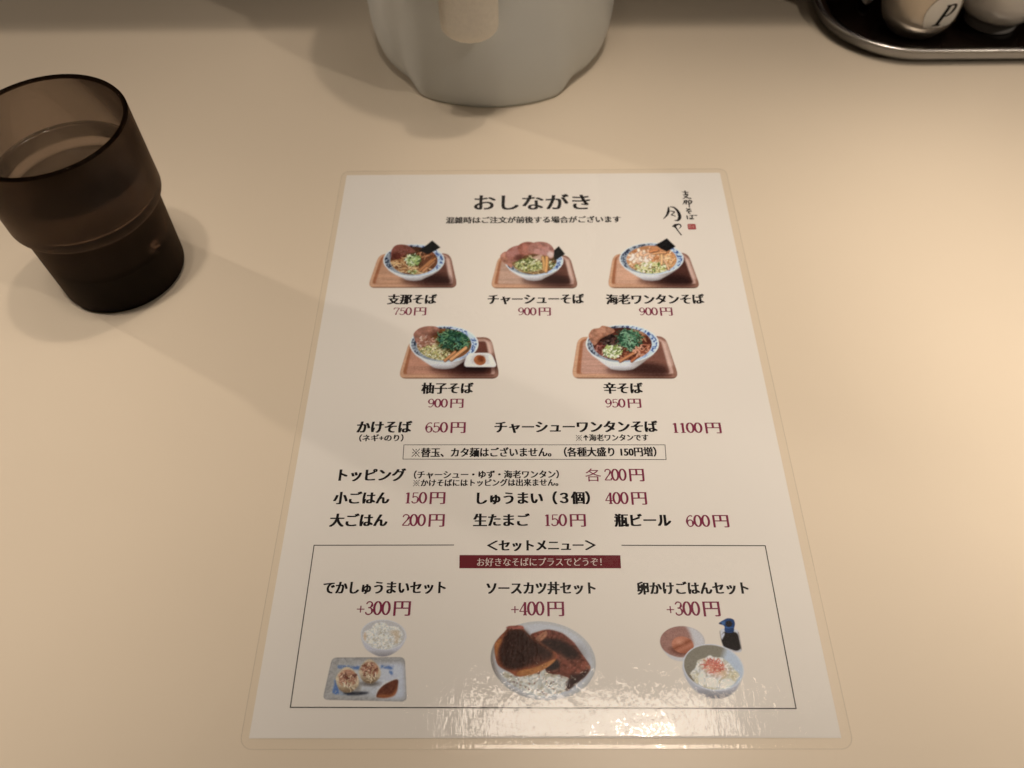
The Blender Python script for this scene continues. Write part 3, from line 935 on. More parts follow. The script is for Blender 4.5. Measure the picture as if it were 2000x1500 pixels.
def paint_egg():
    A = Art(200, 180, 0.12, 8)
    # egg dish
    b = A.poly([(170, 500), (240, 640), (340, 735), (480, 775), (640, 760), (780, 640), (870, 500), (700, 300), (300, 300)], True, 5)
    A.fill(b, (196, 186, 170))
    e = A.ell(520, 450, 372, 262, 0.06, 8)
    A.fill(e, (190, 182, 168))
    A.fill(e * A.poly([(120, 150), (570, 180), (640, 300), (700, 480), (640, 640), (500, 740), (100, 740)], False, 26), (156, 112, 92), 1, 0.92 + 0.16 * A.noise(30, 30))
    A.mul(np.clip(e - A.blur(e, 14), 0, 1), (0.85, 0.82, 0.8))
    A.mul(A.ell(520, 600, 190, 70, 0.1, 60), (0.75, 0.6, 0.52))
    g = A.ell(525, 505, 184, 138, 0.25, 8)
    A.fill(g, (186, 118, 84))
    A.mul(g * smooth01(A.Y + 0.4 * A.X, 740, 880), (0.84, 0.74, 0.66))
    A.mul(g * np.clip(1 - np.abs((A.Y - 480) + 0.5 * (A.X - 560)) / 70, 0, 1), (0.78, 0.68, 0.6))
    A.fill(A.ell(470, 450, 60, 40, 0.3, 60), (206, 146, 110), 0.6)
    # soy bottle
    bt = A.rpoly([(1130, 260), (1200, 225), (1400, 235), (1450, 280), (1500, 620), (1410, 640), (1190, 560), (1160, 440)], 50, 5)
    A.fill(bt, (196, 190, 178))
    A.fill(A.rpoly([(1165, 330), (1220, 280), (1400, 290), (1440, 330), (1485, 570), (1410, 610), (1200, 540), (1160, 440)], 40, 6), (34, 27, 23), 1, 0.85 + 0.3 * A.noise(60, 60))
    A.fill(A.poly([(1160, 350), (1210, 300), (1215, 340), (1170, 420)], True, 6), (206, 204, 198), 0.9)
    A.stroke([(1135, 270), (1150, 380), (1170, 470)], 7, (60, 54, 50), None, 0, 0.8)
    A.stroke([(1445, 290), (1475, 420), (1490, 590)], 6, (60, 54, 50), None, 0, 0.8)
    A.stroke([(1360, 610), (1440, 615), (1490, 590)], 9, (180, 172, 160), None, 0, 0.8)
    cap = A.poly([(1210, 190), (1130, 155), (1130, 130), (1200, 85), (1280, 52), (1370, 75), (1395, 150), (1380, 220), (1365, 290), (1300, 305), (1225, 285)], True, 4)
    A.fill(cap, (30, 60, 98), 1, 0.85 + 0.3 * A.noise(80, 60))
    A.fill(A.ell(1290, 150, 55, 52, 0, 14), (40, 30, 26), 0.95)
    A.fill(A.poly([(1150, 130), (1220, 100), (1225, 160), (1170, 165)], True, 8), (84, 122, 158), 0.6)
    A.stroke([(1215, 205), (1290, 220), (1370, 205)], 6, (70, 116, 160), None, 0, 0.8)
    A.stroke([(1130, 140), (1165, 150)], 10, (24, 40, 66), None, 0)
    # rice bowl
    body = A.poly([(525, 820), (540, 950), (610, 1100), (740, 1250), (920, 1345), (1090, 1370), (1220, 1350), (1380, 1240), (1480, 1060), (1505, 900), (1400, 700), (1000, 600), (600, 700)], True, 5)
    A.fill(body, (176, 172, 164), 1, 0.95 + 0.1 * A.noise(300, 14))
    A.mul(body * smooth01(A.Y, 1150, 1380), (0.74, 0.71, 0.69))
    rot = 0.24
    A.fill(A.ell(1025, 870, 500, 372, rot, 6), (198, 194, 184))
    ins = A.ell(1025, 868, 480, 352, rot, 8)
    lr = smooth01(A.X + 0.35 * (A.Y - 700), 1100, 1260)[..., None]
    A.fill(ins, (1 - lr) * np.array((134, 124, 100.0)) + lr * np.array((176, 182, 180.0)))
    A.mul(ins * smooth01(A.Y, 900, 1150) * (1 - smooth01(A.X, 600, 900)), (0.8, 0.74, 0.66))
    rm = A.poly([(660, 960), (740, 880), (770, 770), (900, 720), (960, 680), (1040, 710), (1160, 720), (1280, 800), (1380, 920), (1440, 1000), (1380, 1110), (1260, 1200), (1080, 1245), (900, 1200),
                 (760, 1130), (690, 1040)], True, 8) * ins
    A.rice(rm, 420, 17, (204, 196, 166))
    A.fill(rm * np.clip((A.noise(140, 110) - 0.5) * 5, 0, 1), (198, 178, 120), 0.55)
    for q in ([(810, 950), (870, 940), (860, 1150), (800, 1160)], [(1150, 1080), (1300, 1060), (1340, 1150), (1180, 1210)], [(900, 700), (1010, 680), (1010, 740), (920, 760)], [(930, 1030), (1080, 1060), (1080, 1190), (940, 1160)]):
        A.fill(A.poly(q, True, 14) * rm, (224, 222, 214), 0.85, 0.9 + 0.2 * A.noise(30, 30))
    A.fill(A.ell(1040, 880, 190, 120, 0.4, 110), (216, 150, 116), 0.6)
    A.curls(1030, 850, 170, 110, 60, 130, 5, ((206, 104, 78), (190, 84, 62), (222, 140, 110)), rm, 0.8)
    return A
# ------------------------------------------------------------------ materials
M_TABLE = principled('cream_laminate', (0.705, 0.62, 0.50), 0.34, spec=0.38, mottling=0.03, mottle_scale=9, bump=0.05, bump_scale=900, bump_dist=0.0002)
M_PAPER = principled('white_paper', tuple(PAPER_ALB), 0.85, spec=0.1)
M_BLACK = principled('black_ink', (0.012, 0.011, 0.013), 0.8, spec=0.1)
M_WINE = principled('wine_red_ink', (0.20, 0.03, 0.072), 0.8, spec=0.1)
M_WHITEINK = principled('bare_paper_ink', (0.62, 0.56, 0.54), 0.8, spec=0.1)
M_BAND = principled('banner_ink', (0.14, 0.021, 0.03), 0.8, spec=0.1)
M_SEALINK = principled('seal_ink', (0.33, 0.05, 0.06), 0.8, spec=0.1)

M_PHOTO = bpy.data.materials.new('photo_ink')
nt, N, L, b = nodes_of(M_PHOTO)
at = N.new('ShaderNodeAttribute')
at.attribute_name = 'ink'
L.new(at.outputs['Color'], b.inputs['Base Color'])
b.inputs['Roughness'].default_value = 0.8
b.inputs['Specular IOR Level'].default_value = 0.1


def film_material():
    """clear laminating film: sees through, mirrors like plastic, slightly puckered"""
    m = bpy.data.materials.new('clear_film')
    nt, N, L, b = nodes_of(m)
    N.remove(b)
    out = [n for n in N if n.type == 'OUTPUT_MATERIAL'][0]
    tr = N.new('ShaderNodeBsdfTransparent')
    tr.inputs[0].default_value = (1.0, 0.999, 0.995, 1)
    gl = N.new('ShaderNodeBsdfGlossy')
    gl.inputs['Roughness'].default_value = 0.03
    fr = N.new('ShaderNodeFresnel')
    fr.inputs['IOR'].default_value = 1.42
    mx = N.new('ShaderNodeMixShader')
    tc = N.new('ShaderNodeTexCoord')
    # fine pucker everywhere, coarse pucker where the film has let go of the sheet (front edge)
    n1 = N.new('ShaderNodeTexNoise')
    n1.inputs['Scale'].default_value = 75
    n1.inputs['Detail'].default_value = 5
    n2 = N.new('ShaderNodeTexNoise')
    n2.inputs['Scale'].default_value = 480
    n2.inputs['Detail'].default_value = 3
    st = N.new('ShaderNodeMapping')
    st.inputs['Scale'].default_value = (1.6, 0.75, 1.0)
    L.new(tc.outputs['Object'], st.inputs['Vector'])
    L.new(st.outputs[0], n1.inputs['Vector'])
    L.new(st.outputs[0], n2.inputs['Vector'])
    add = N.new('ShaderNodeMath')
    add.operation = 'MULTIPLY_ADD'
    L.new(n2.outputs['Fac'], add.inputs[0])
    add.inputs[1].default_value = 0.30
    L.new(n1.outputs['Fac'], add.inputs[2])
    bp = N.new('ShaderNodeBump')
    bp.inputs['Strength'].default_value = 1.0
    bp.inputs['Distance'].default_value = 0.00016
    L.new(add.outputs[0], bp.inputs['Height'])
    L.new(bp.outputs[0], gl.inputs['Normal'])
    # mirror on the outside only, so that light leaving the sheet is not turned back
    geo = N.new('ShaderNodeNewGeometry')
    inv = N.new('ShaderNodeMath')
    inv.operation = 'SUBTRACT'
    inv.inputs[0].default_value = 1.0
    L.new(geo.outputs['Backfacing'], inv.inputs[1])
    mul = N.new('ShaderNodeMath')
    mul.operation = 'MULTIPLY'
    L.new(fr.outputs[0], mul.inputs[0])
    L.new(inv.outputs[0], mul.inputs[1])
    L.new(mul.outputs[0], mx.inputs[0])
    L.new(tr.outputs[0], mx.inputs[1])
    L.new(gl.outputs[0], mx.inputs[2])
    L.new(mx.outputs[0], out.inputs[0])
    return m


M_FILM = film_material()
# the cut edge of the film scatters a little light
M_FILM_CUT = bpy.data.materials.new('film_cut_edge')
nt, N, L, b = nodes_of(M_FILM_CUT)
out = [n for n in N if n.type == 'OUTPUT_MATERIAL'][0]
b.inputs['Base Color'].default_value = (0.60, 0.53, 0.41, 1)
b.inputs['Roughness'].default_value = 0.3
t = N.new('ShaderNodeBsdfTransparent')
mx = N.new('ShaderNodeMixShader')
mx.inputs[0].default_value = 0.13
L.new(t.outputs[0], mx.inputs[1])
L.new(b.outputs[0], mx.inputs[2])
L.new(mx.outputs[0], out.inputs[0])


def smoked(name, tint, rough, see, bump=0.0):
    """smoke-brown clear plastic: refracting, with a share that passes straight"""
    m = bpy.data.materials.new(name)
    nt, N, L, b = nodes_of(m)
    N.remove(b)
    out = [n for n in N if n.type == 'OUTPUT_MATERIAL'][0]
    g = N.new('ShaderNodeBsdfGlass')
    g.inputs['Color'].default_value = (*tint, 1)
    g.inputs['Roughness'].default_value = rough
    g.inputs['IOR'].default_value = 1.5
    t = N.new('ShaderNodeBsdfTransparent')
    t.inputs[0].default_value = (*tint, 1)
    mx = N.new('ShaderNodeMixShader')
    mx.inputs[0].default_value = see
    tc = N.new('ShaderNodeTexCoord')
    nz = N.new('ShaderNodeTexNoise')
    nz.inputs['Scale'].default_value = 60
    L.new(tc.outputs['Object'], nz.inputs['Vector'])
    bp = N.new('ShaderNodeBump')
    bp.inputs['Strength'].default_value = bump
    bp.inputs['Distance'].default_value = 0.0005
    L.new(nz.outputs['Fac'], bp.inputs['Height'])
    L.new(bp.outputs[0], g.inputs['Normal'])
    L.new(g.outputs[0], mx.inputs[1])
    L.new(t.outputs[0], mx.inputs[2])
    L.new(mx.outputs[0], out.inputs[0])
    return m


M_SMOKE_OUT = smoked('smoked_plastic_satin', (0.42, 0.35, 0.30), 0.2, 0.15)
M_SMOKE_LOW = smoked('smoked_plastic_foot', (0.24, 0.19, 0.155), 0.22, 0.08)
M_SMOKE_IN = smoked('smoked_plastic_clear', (0.82, 0.79, 0.755), 0.03, 0.25, 0.1)
M_SMOKE_BASE = smoked('smoked_plastic_base', (0.03, 0.022, 0.017), 0.2, 0.04)
M_SMOKE_LIP = smoked('smoked_plastic_rim', (0.12, 0.10, 0.085), 0.03, 0.06)  # dark surroundings refracted by the rim, put into its tint
M_WATER = bpy.data.materials.new('water')
nt, N, L, b = nodes_of(M_WATER)
N.remove(b)
out = [n for n in N if n.type == 'OUTPUT_MATERIAL'][0]
g = N.new('ShaderNodeBsdfGlass')
g.inputs['IOR'].default_value = 1.33
g.inputs['Roughness'].default_value = 0.0
t = N.new('ShaderNodeBsdfTransparent')
mx = N.new('ShaderNodeMixShader')
mx.inputs[0].default_value = 0.3
L.new(g.outputs[0], mx.inputs[1])
L.new(t.outputs[0], mx.inputs[2])
L.new(mx.outputs[0], out.inputs[0])

M_PITCHER = principled('pale_grey_plastic', (0.66, 0.685, 0.675), 0.33, spec=0.4, mottling=0.03, mottle_scale=30, bump=0.12, bump_scale=260, bump_dist=0.0004)
M_HANDLE = principled('ivory_grained_plastic', (0.84, 0.79, 0.69), 0.55, spec=0.3, mottling=0.08, mottle_scale=420, bump=0.9, bump_scale=1500, bump_dist=0.0006)
M_STEEL = principled('polished_steel', (0.66, 0.65, 0.64), 0.27, metal=1.0, bump=0.05, bump_scale=80, bump_dist=0.0005)
M_BRUSHED = principled('brushed_steel', (0.60, 0.54, 0.47), 0.34, metal=1.0, mottling=0.04, mottle_scale=60)
M_SHAKER = principled('satin_beige_metal', (0.62, 0.55, 0.465), 0.24, metal=0.55, spec=0.5)
M_DARK_FLOOR = principled('gloss_dark_reflection', (0.008, 0.005, 0.004), 0.08, spec=0.5)  # steel floor's reflection of a dark ceiling, put into the colour
M_CERAMIC = principled('white_glaze', (0.80, 0.785, 0.77), 0.1, spec=0.5)
M_STICKER = principled('white_sticker', (0.90, 0.89, 0.86), 0.5, spec=0.3)
M_WOOD = principled('dark_wood', (0.07, 0.035, 0.02), 0.5, mottling=0.2, mottle_scale=30)


# ------------------------------------------------------------------ setting
def box_mesh(name, x0, x1, y0, y1, z0, z1, mat, bevel=0.003):
    bm = bmesh.new()
    bmesh.ops.create_cube(bm, size=1.0)
    for v in bm.verts:
        v.co = Vector(((x0 + x1) / 2 + v.co.x * (x1 - x0), (y0 + y1) / 2 + v.co.y * (y1 - y0), (z0 + z1) / 2 + v.co.z * (z1 - z0)))
    bmesh.ops.bevel(bm, geom=list(bm.edges), offset=bevel, segments=3, affect='EDGES')
    me = bpy.data.meshes.new(name)
    bm.to_mesh(me)
    bm.free()
    me.materials.append(mat)
    return me


o = link('counter_top', box_mesh('counter_top', -1.3, 1.3, -0.22, 0.70, -0.04, 0.0, M_TABLE, 0.004))
o['kind'] = 'structure'
# raised serving ledge at the back of the counter: its overhang shades the strip behind the pitcher
o = link('counter_wall', box_mesh('counter_wall', -0.5, 1.3, 0.702, 0.73, -0.04, LEDGE_Z - 0.002, M_WOOD))
o['kind'] = 'structure'
o = link('serving_ledge', box_mesh('serving_ledge', -0.5, 1.3, LEDGE_Y, 0.85, LEDGE_Z, LEDGE_Z + 0.03, M_WOOD))
o['kind'] = 'structure'

# ------------------------------------------------------------------ menu
menu = empty('menu_sheet', 'laminated white menu sheet printed with noodle bowls and prices, lying flat on the cream counter', 'menu')
PW, PH = 0.105, 0.297


def rounded_rect(x0, x1, y0, y1, r, n=6):
    P = []
    for cx, cy, a0 in ((x1 - r, y0 + r, -90), (x1 - r, y1 - r, 0), (x0 + r, y1 - r, 90), (x0 + r, y0 + r, 180)):
        for k in range(n + 1):
            a = math.radians(a0 + 90 * k / n)
            P.append((cx + r * math.cos(a), cy + r * math.sin(a)))
    return P


vs = [(-PW, 0, 0.00010), (PW, 0, 0.00010), (PW, PH, 0.00010), (-PW, PH, 0.00010), (-PW, 0, 0.00022), (PW, 0, 0.00022), (PW, PH, 0.00022), (-PW, PH, 0.00022)]
paper = link('paper_sheet', mesh('paper_sheet', vs, [(3, 2, 1, 0), (4, 5, 6, 7), (0, 1, 5, 4), (1, 2, 6, 5), (2, 3, 7, 6), (3, 0, 4, 7)], M_PAPER), menu)
ZI = 0.00026   # ink level

LOOK = {'title': (-0.010, 0.038, 5, M_BLACK), 'bold': (-0.006, 0.058, 5, M_BLACK), 'note': (-0.004, 0.046, 5, M_BLACK), 'white': (-0.008, 0.022, 3, M_WHITEINK)}
for name, s, x0, x1, y0, y1, look in TEXTS:
    ink = Ink()
    if look == 'price':
        price_line(ink, s)
        mat = M_WINE
    else:
        off, spread, copies, mat = LOOK[look]
        type_line(ink, s, off, spread, copies)
    ink.fit(x0 * 1e-3, x1 * 1e-3, y0 * 1e-3, y1 * 1e-3)
    ink.build(name, mat, paper, ZI + (0.00002 if look == 'white' else 0))


def mm(P):
    return [(x * 1e-3, y * 1e-3) for x, y in P]


ink = Ink()
B = mm(BOX_NOTICE)
for i in range(4):
    p, q = Vector(B[i]), Vector(B[(i + 1) % 4])
    d = (q - p).normalized() * 0.00012
    ink.ribbon([p - d, q + d], 0.00014, False)
ink.build('notice_box', M_BLACK, paper, ZI)
ink = Ink()
F = mm(FRAME)
for i in range(5):
    p, q = Vector(F[i]), Vector(F[i + 1])
    d = (q - p).normalized() * 0.00016
    ink.ribbon([p - d * (i > 0), q + d * (i < 4)], 0.00018, False)
ink.build('set_menu_frame', M_BLACK, paper, ZI)
ink = Ink()
ink.poly(mm(BANNER))
ink.build('wine_red_banner', M_BAND, paper, ZI)

# brush-written shop mark: strokes in drawing units, 0.11 print units each
BRUSH = [([(960, 590), (957, 670), (930, 740), (872, 803)], [8, 15, 11, 4]),
         ([(985, 590), (1045, 595), (1105, 640), (1145, 705), (1160, 775), (1130, 825), (1060, 830)], [6, 10, 14, 17, 18, 14, 3]),
         ([(985, 662), (1030, 668), (1066, 680), (1030, 715), (1005, 735)], [5, 8, 8, 6, 6]), ([(1005, 735), (1050, 742), (1085, 758)], [7, 8, 6]),
         ([(1028, 938), (1080, 915), (1150, 895), (1182, 930), (1150, 972)], [6, 15, 9, 7, 3]), ([(1072, 888), (1100, 928)], [5, 8]),
         ([(1055, 908), (1075, 935), (1100, 965), (1150, 1035), (1192, 1085)], [8, 15, 9, 7, 8]),
         ([(1195, 315), (1255, 322), (1315, 325)], [4, 7, 8]), ([(1250, 290), (1262, 335), (1265, 380)], [6, 9, 8]), ([(1215, 367), (1310, 358)], [5, 8]),
         ([(1310, 360), (1270, 410), (1212, 446)], [8, 8, 3]), ([(1228, 383), (1290, 422), (1368, 440)], [5, 8, 9]),
         ([(1228, 482), (1292, 470)], [5, 7]), ([(1248, 470), (1240, 510), (1213, 548)], [7, 8, 3]), ([(1288, 474), (1270, 545)], [8, 9]), ([(1235, 507), (1285, 500)], [4, 5]),
         ([(1312, 470), (1345, 475), (1372, 490), (1360, 520), (1342, 542)], [6, 9, 10, 8, 5]), ([(1318, 480), (1326, 545), (1332, 605)], [9, 8, 4]),
         ([(1270, 618), (1320, 636), (1366, 650)], [5, 8, 6]), ([(1345, 613), (1310, 645), (1272, 668)], [6, 8, 4]), ([(1280, 668), (1372, 672)], [4, 7]),
         ([(1335, 670), (1316, 698), (1352, 718)], [6, 7, 5]),
         ([(1285, 743), (1292, 775), (1300, 812)], [6, 8, 5]), ([(1328, 750), (1412, 744)], [4, 7]), ([(1375, 733), (1380, 795)], [6, 7]),
         ([(1380, 795), (1340, 790), (1345, 806), (1412, 802)], [6, 5, 6, 6]), ([(1412, 738), (1468, 745)], [4, 8])]
ink = Ink()
for pts, w in BRUSH:
    P = []
    for x, y in pts:
        u, v = 1200 + x * 0.11 - 1280, 340 + y * 0.11 - 360
        a, b_, c, d, e, f = LOGO_MAP
        P.append(((a * u + b_ * v + c) * 1e-3, (d * u + e * v + f) * 1e-3))
    ink.ribbon(P, [q * 0.11 * 0.44e-3 for q in w])
ink.build('brush_shop_mark', M_BLACK, paper, ZI)
ink = Ink()
S = mm(SEAL)
cx, cy = sum(p[0] for p in S) / 4, sum(p[1] for p in S) / 4
ink.poly(rounded_rect(cx - 0.00215, cx + 0.00215, cy - 0.0021, cy + 0.0021, 0.0006, 3))
seal = ink.build('red_seal', M_SEALINK, paper, ZI)
ink = Ink()
for pts in (((-1.5, 1.2), (-0.3, 1.3)), ((-1.5, 0.3), (-0.4, 0.4)), ((-1.4, 1.2), (-1.5, -1.3)), ((-0.4, 1.3), (-0.5, -1.4)), ((-1.4, -0.5), (-0.5, -0.5)), ((0.2, 0.2), (1.5, 0.3)),
            ((0.3, -0.5), (1.4, -0.4)), ((0.8, 1.0), (0.7, -1.4))):
    ink.ribbon([(cx + p[0] * 1e-3, cy + p[1] * 1e-3) for p in pts], 0.00011, False)
ink.build('seal_mark', principled('pale_seal_ink', (0.62, 0.36, 0.33), 0.8, spec=0.1), seal, ZI + 0.00003 - ZI)

for fn, amap, label in ((paint_shina, SHINA_MAP, 'printed picture of a noodle bowl with scallions and one sheet of nori on a wooden tray'),
                        (paint_chashu, CHASHU_MAP, 'printed picture of a noodle bowl fanned with many pork slices on a wooden tray'),
                        (paint_wonton, WONTON_MAP, 'printed picture of a pale wonton noodle bowl with nori on a wooden tray'),
                        (paint_yuzu, YUZU_MAP, 'printed picture of a noodle bowl heaped with greens beside a small white dish'),
                        (paint_kara, KARA_MAP, 'printed picture of a dark red spicy noodle bowl on a wooden tray'),
                        (paint_shumai, SHUMAI_MAP, 'printed picture of a rice bowl above a plate with two dumplings and sauce'),
                        (paint_katsu, KATSU_MAP, 'printed picture of brown pork cutlets over rice on a white plate'),
                        (paint_egg, EGG_MAP, 'printed picture of an egg, a soy bottle and a bowl of rice')):
    fn().build('food_photo', amap, M_PHOTO, paper, ZI, label)

# laminating film: raised over the sheet, pressed flat along a clear border
def film():
    rings = [(-0.1079, 0.1088, -0.0038, 0.3003, 0.0045, 0.00002), (-0.1079, 0.1088, -0.0038, 0.3003, 0.0045, 0.00030), (-0.1076, 0.1085, -0.0035, 0.3000, 0.0043, 0.00038),
             (-0.1068, 0.1074, -0.0022, 0.2990, 0.0036, 0.00036), (-0.1058, 0.1060, -0.0010, 0.2980, 0.002, 0.00045), (-0.1046, 0.1046, 0.0006, 0.2964, 0.0012, 0.00056)]
    vs, fs = [], []
    n = 6
    m = 4 * (n + 1)
    for x0, x1, y0, y1, r, z in rings:
        vs += [(x, y, z) for x, y in rounded_rect(x0, x1, y0, y1, r, n)]
    for i in range(len(rings) - 1):
        for k in range(m):
            a, b = i * m + k, i * m + (k + 1) % m
            fs.append((a, b, b + m, a + m))
    s = (len(rings) - 1) * m
    fs.append(tuple(range(s, s + m)))
    me = mesh('laminate_film', vs, fs, [M_FILM, M_FILM_CUT])
    me.polygons.foreach_set('material_index', [1 if i < 2 * m else 0 for i in range(len(fs))])
    return me


link('laminate_film', film(), menu)

# ------------------------------------------------------------------ tumbler with water
TX, TY = -0.2107, 0.2259
cup = empty('tumbler', 'smoke brown plastic tumbler with a stepped side, half full of water', 'cup', (TX, TY, 0))
outer = fillet([(0.0, 0.0008), (0.0255, 0.0008), (0.0302, 0.0008), (0.0318, 0.0452), (0.0351, 0.0478), (0.0356, 0.0895)], [0, 0, 0.0035, 0.0005, 0.0013, 0], 6)
lip = [(0.0352, 0.0903), (0.0344, 0.0906), (0.0337, 0.0902)]
inner = fillet([(0.0334, 0.0892), (0.0325, 0.0520), (0.0293, 0.0480), (0.0280, 0.0230), (0.0240, 0.0200), (0.0, 0.0200)], [0, 0.002, 0.0012, 0.004, 0.002, 0], 6)
prof = outer + lip + inner
no, nl = len(outer), len(lip)


def cup_mat(i):
    if i < no - 1:
        z = prof[i][1]
        return 2 if z < 0.004 and prof[i + 1][1] < 0.006 else 4 if z < 0.0445 else 0
    return 3 if i < no + nl else 2 if prof[i][1] < 0.0255 else 1


cup_body = link('cup_wall', lathe('cup_wall', prof, [M_SMOKE_OUT, M_SMOKE_IN, M_SMOKE_BASE, M_SMOKE_LIP, M_SMOKE_LOW], 128, False, None, cup_mat), cup)
WZ = 0.066
wp = fillet([(0.0, 0.0202), (0.0238, 0.0202), (0.0277, 0.0232), (0.0290, 0.0478), (0.0322, 0.0518), (0.0326, WZ - 0.0006), (0.0326, WZ + 0.0013), (0.0317, WZ + 0.0001), (0.0, WZ)],
            [0, 0.002, 0.004, 0.0012, 0.002, 0, 0, 0.0012, 0], 6)
water = link('drinking_water', lathe('drinking_water', wp, M_WATER, 128), None, (TX, TY, 0))
water['label'] = 'clear drinking water filling the lower part of the brown tumbler'
water['category'] = 'water'

# ------------------------------------------------------------------ pitcher
PX, PY = -0.025, 0.438
pitcher = empty('water_pitcher', 'pale grey green plastic water pitcher with an ivory handle facing the menu', 'pitcher', (PX, PY, 0))


def pitcher_radius(a, z):
    """round belly with a shallow tongue running down the front under the handle"""
    off = abs(math.degrees(math.atan2(math.sin(a + math.pi / 2), math.cos(a + math.pi / 2))))
    t = min(1.0, max(0.0, (45.0 - off) / 17.0))
    t = t * t * (3 - 2 * t)
    side = 0.0774 - 0.0035 * max(0.0, 1 - z / 0.022) ** 2
    side += 0.0022 * min(1.0, z / 0.12)
    front = 0.0822 - 0.0012 * max(0.0, 1 - z / 0.006) ** 2
    fade = 1 - min(1.0, max(0.0, (z - 0.02) / 0.09))
    return side + (front - side) * t * (0.25 + 0.75 * fade), t


def pitcher_body():
    zs = [0.0004, 0.0016, 0.004, 0.008, 0.013, 0.02, 0.03, 0.045, 0.065, 0.09, 0.12, 0.15, 0.18, 0.196, 0.203]
    vs, fs = [], []
    n = 180
    for z in zs:
        for k in range(n):
            a = 2 * math.pi * k / n
            r, t = pitcher_radius(a, z)
            up = 0.0024 * (1 - t) * max(0.0, 1 - z / 0.03)
            vs.append((r * math.cos(a), r * math.sin(a), z + up))
    for s_, z in ((0.97, 0.208), (0.90, 0.210)):
        for k in range(n):
            a = 2 * math.pi * k / n
            vs.append((0.0787 * s_ * math.cos(a), 0.0787 * s_ * math.sin(a), z))
    m = len(zs) + 2
    for i in range(m - 1):
        for k in range(n):
            a, b = i * n + k, i * n + (k + 1) % n
            fs.append((a, b, b + n, a + n))
    vs.append((0, 0, 0.004))
    c = len(vs) - 1
    fs += [((k + 1) % n, k, c) for k in range(n)]
    fs.append(tuple(range((m - 1) * n, m * n)))
    return mesh('pitcher_body', vs, fs, M_PITCHER, True)


link('pitcher_body', pitcher_body(), pitcher)


def handle_mesh():
    """grip standing off the front wall: rounded free foot, upper end bent back into the body"""
    path = [(-0.0890, 0.0590), (-0.0898, 0.070), (-0.0915, 0.09), (-0.0925, 0.112), (-0.0915, 0.132), (-0.0880, 0.146), (-0.082, 0.153), (-0.070, 0.155)]
    n = 28
    vs, fs = [], []
    ring = []
    P = catmull(path, 6)
    tang = np.gradient(P, axis=0)
    tang /= np.linalg.norm(tang, axis=1, keepdims=True)
    stations = []
    for k in range(6):                                   # rounded lower end
        u = k / 6
        stations.append((P[0] - tang[0] * 0.0095 * (1 - u), tang[0], max(0.02, (1 - (1 - u) ** 2.2) ** (1 / 2.2) * (0.90 + 0.10 * u))))
    for p, t in zip(P, tang):
        stations.append((p, t, 1.0))
    for p, t, s in stations:
        nrm = np.array((-t[1], t[0]))                    # in the y-z plane
        for k in range(n):
            a = 2 * math.pi * k / n
            c, d = math.cos(a), math.sin(a)
            hx = 0.0158 * s * math.copysign(abs(c) ** 0.75, c)
            hn = 0.0068 * (0.35 + 0.65 * s) * math.copysign(abs(d) ** 0.8, d)
            ridge = 0.0005 * math.exp(-(hx / 0.0011) ** 2) * (1 if d > 0 else 0)
            q = p + nrm * (hn + ridge)
            vs.append((hx, q[0], q[1]))
    m = len(stations)
    for i in range(m - 1):
        for k in range(n):
            a, b = i * n + k, i * n + (k + 1) % n
            fs.append((a, b, b + n, a + n))
    fs.append(tuple(range(n))[::-1])
    fs.append(tuple(range((m - 1) * n, m * n)))
    return mesh('handle', vs, fs, M_HANDLE, True)


h = link('pitcher_handle', handle_mesh(), pitcher, (-0.0092, 0, 0))

# ------------------------------------------------------------------ condiment tray
X0, X1, Y0, Y1 = 0.1885, 0.48, 0.3965, 0.565
tray = empty('condiment_tray', 'long steel tray with round ends and a glossy inside coloured black as a dark reflection, holding condiment pots', 'tray', (0, 0, 0))


def tray_ring(off, z, r=0.056):
    return [(x, y, z) for x, y in rounded_rect(X0 + off, X1 - off, Y0 + off, Y1 - off, r - off * 0.7, 14)]


def loft(name, rings, mat, cap=True):
    vs, fs = [], []
    m = len(rings[0])
    for r in rings:
        vs += r
    for i in range(len(rings) - 1):
        for k in range(m):
            a, b = i * m + k, i * m + (k + 1) % m
            fs.append((a, b, b + m, a + m))
    if cap:
        fs.append(tuple(range((len(rings) - 1) * m, len(rings) * m)))
    me = mesh(name, vs, fs, mat, True)
    return me


wall = [(0.006, 0.0006), (0.0045, 0.0008), (0.0028, 0.002), (0.002, 0.005), (0.0014, 0.0105), (0.0004, 0.0122), (-0.0002, 0.0128), (-0.0004, 0.0136), (0.0002, 0.0143), (0.0012, 0.0145), (0.0022, 0.0141), (0.003, 0.0128),
        (0.0036, 0.0105), (0.005, 0.006), (0.009, 0.0035), (0.013, 0.0029)]
wall = [(o_, z * 0.70 + 0.0002) for o_, z in wall]
link('tray_wall', loft('tray_wall', [tray_ring(o_, z) for o_, z in wall], M_STEEL, False), tray)
link('tray_floor', loft('tray_floor', [tray_ring(0.0128, 0.0022), tray_ring(0.0128, 0.0030), tray_ring(0.0140, 0.0032)], M_DARK_FLOOR), tray)

# pepper shaker
SXc, SYc = 0.2490, 0.4345
shaker = empty('pepper_shaker', 'satin beige pepper shaker with an oval white sticker lettered P', 'shaker', (SXc, SYc, 0.0033))
pr = fillet([(0.0, 0.0), (0.0165, 0.0), (0.0235, 0.010), (0.0240, 0.075), (0.0, 0.075)], [0, 0.003, 0.012, 0.002, 0], 8)
link('shaker_body', lathe('shaker_body', pr, M_SHAKER, 96), shaker)
pr = fillet([(0.0, 0.0751), (0.0240, 0.0751), (0.0243, 0.086), (0.020, 0.094), (0.0, 0.095)], [0, 0.001, 0.004, 0.004, 0], 6)
link('shaker_lid', lathe('shaker_lid', pr, M_STEEL, 64), shaker)


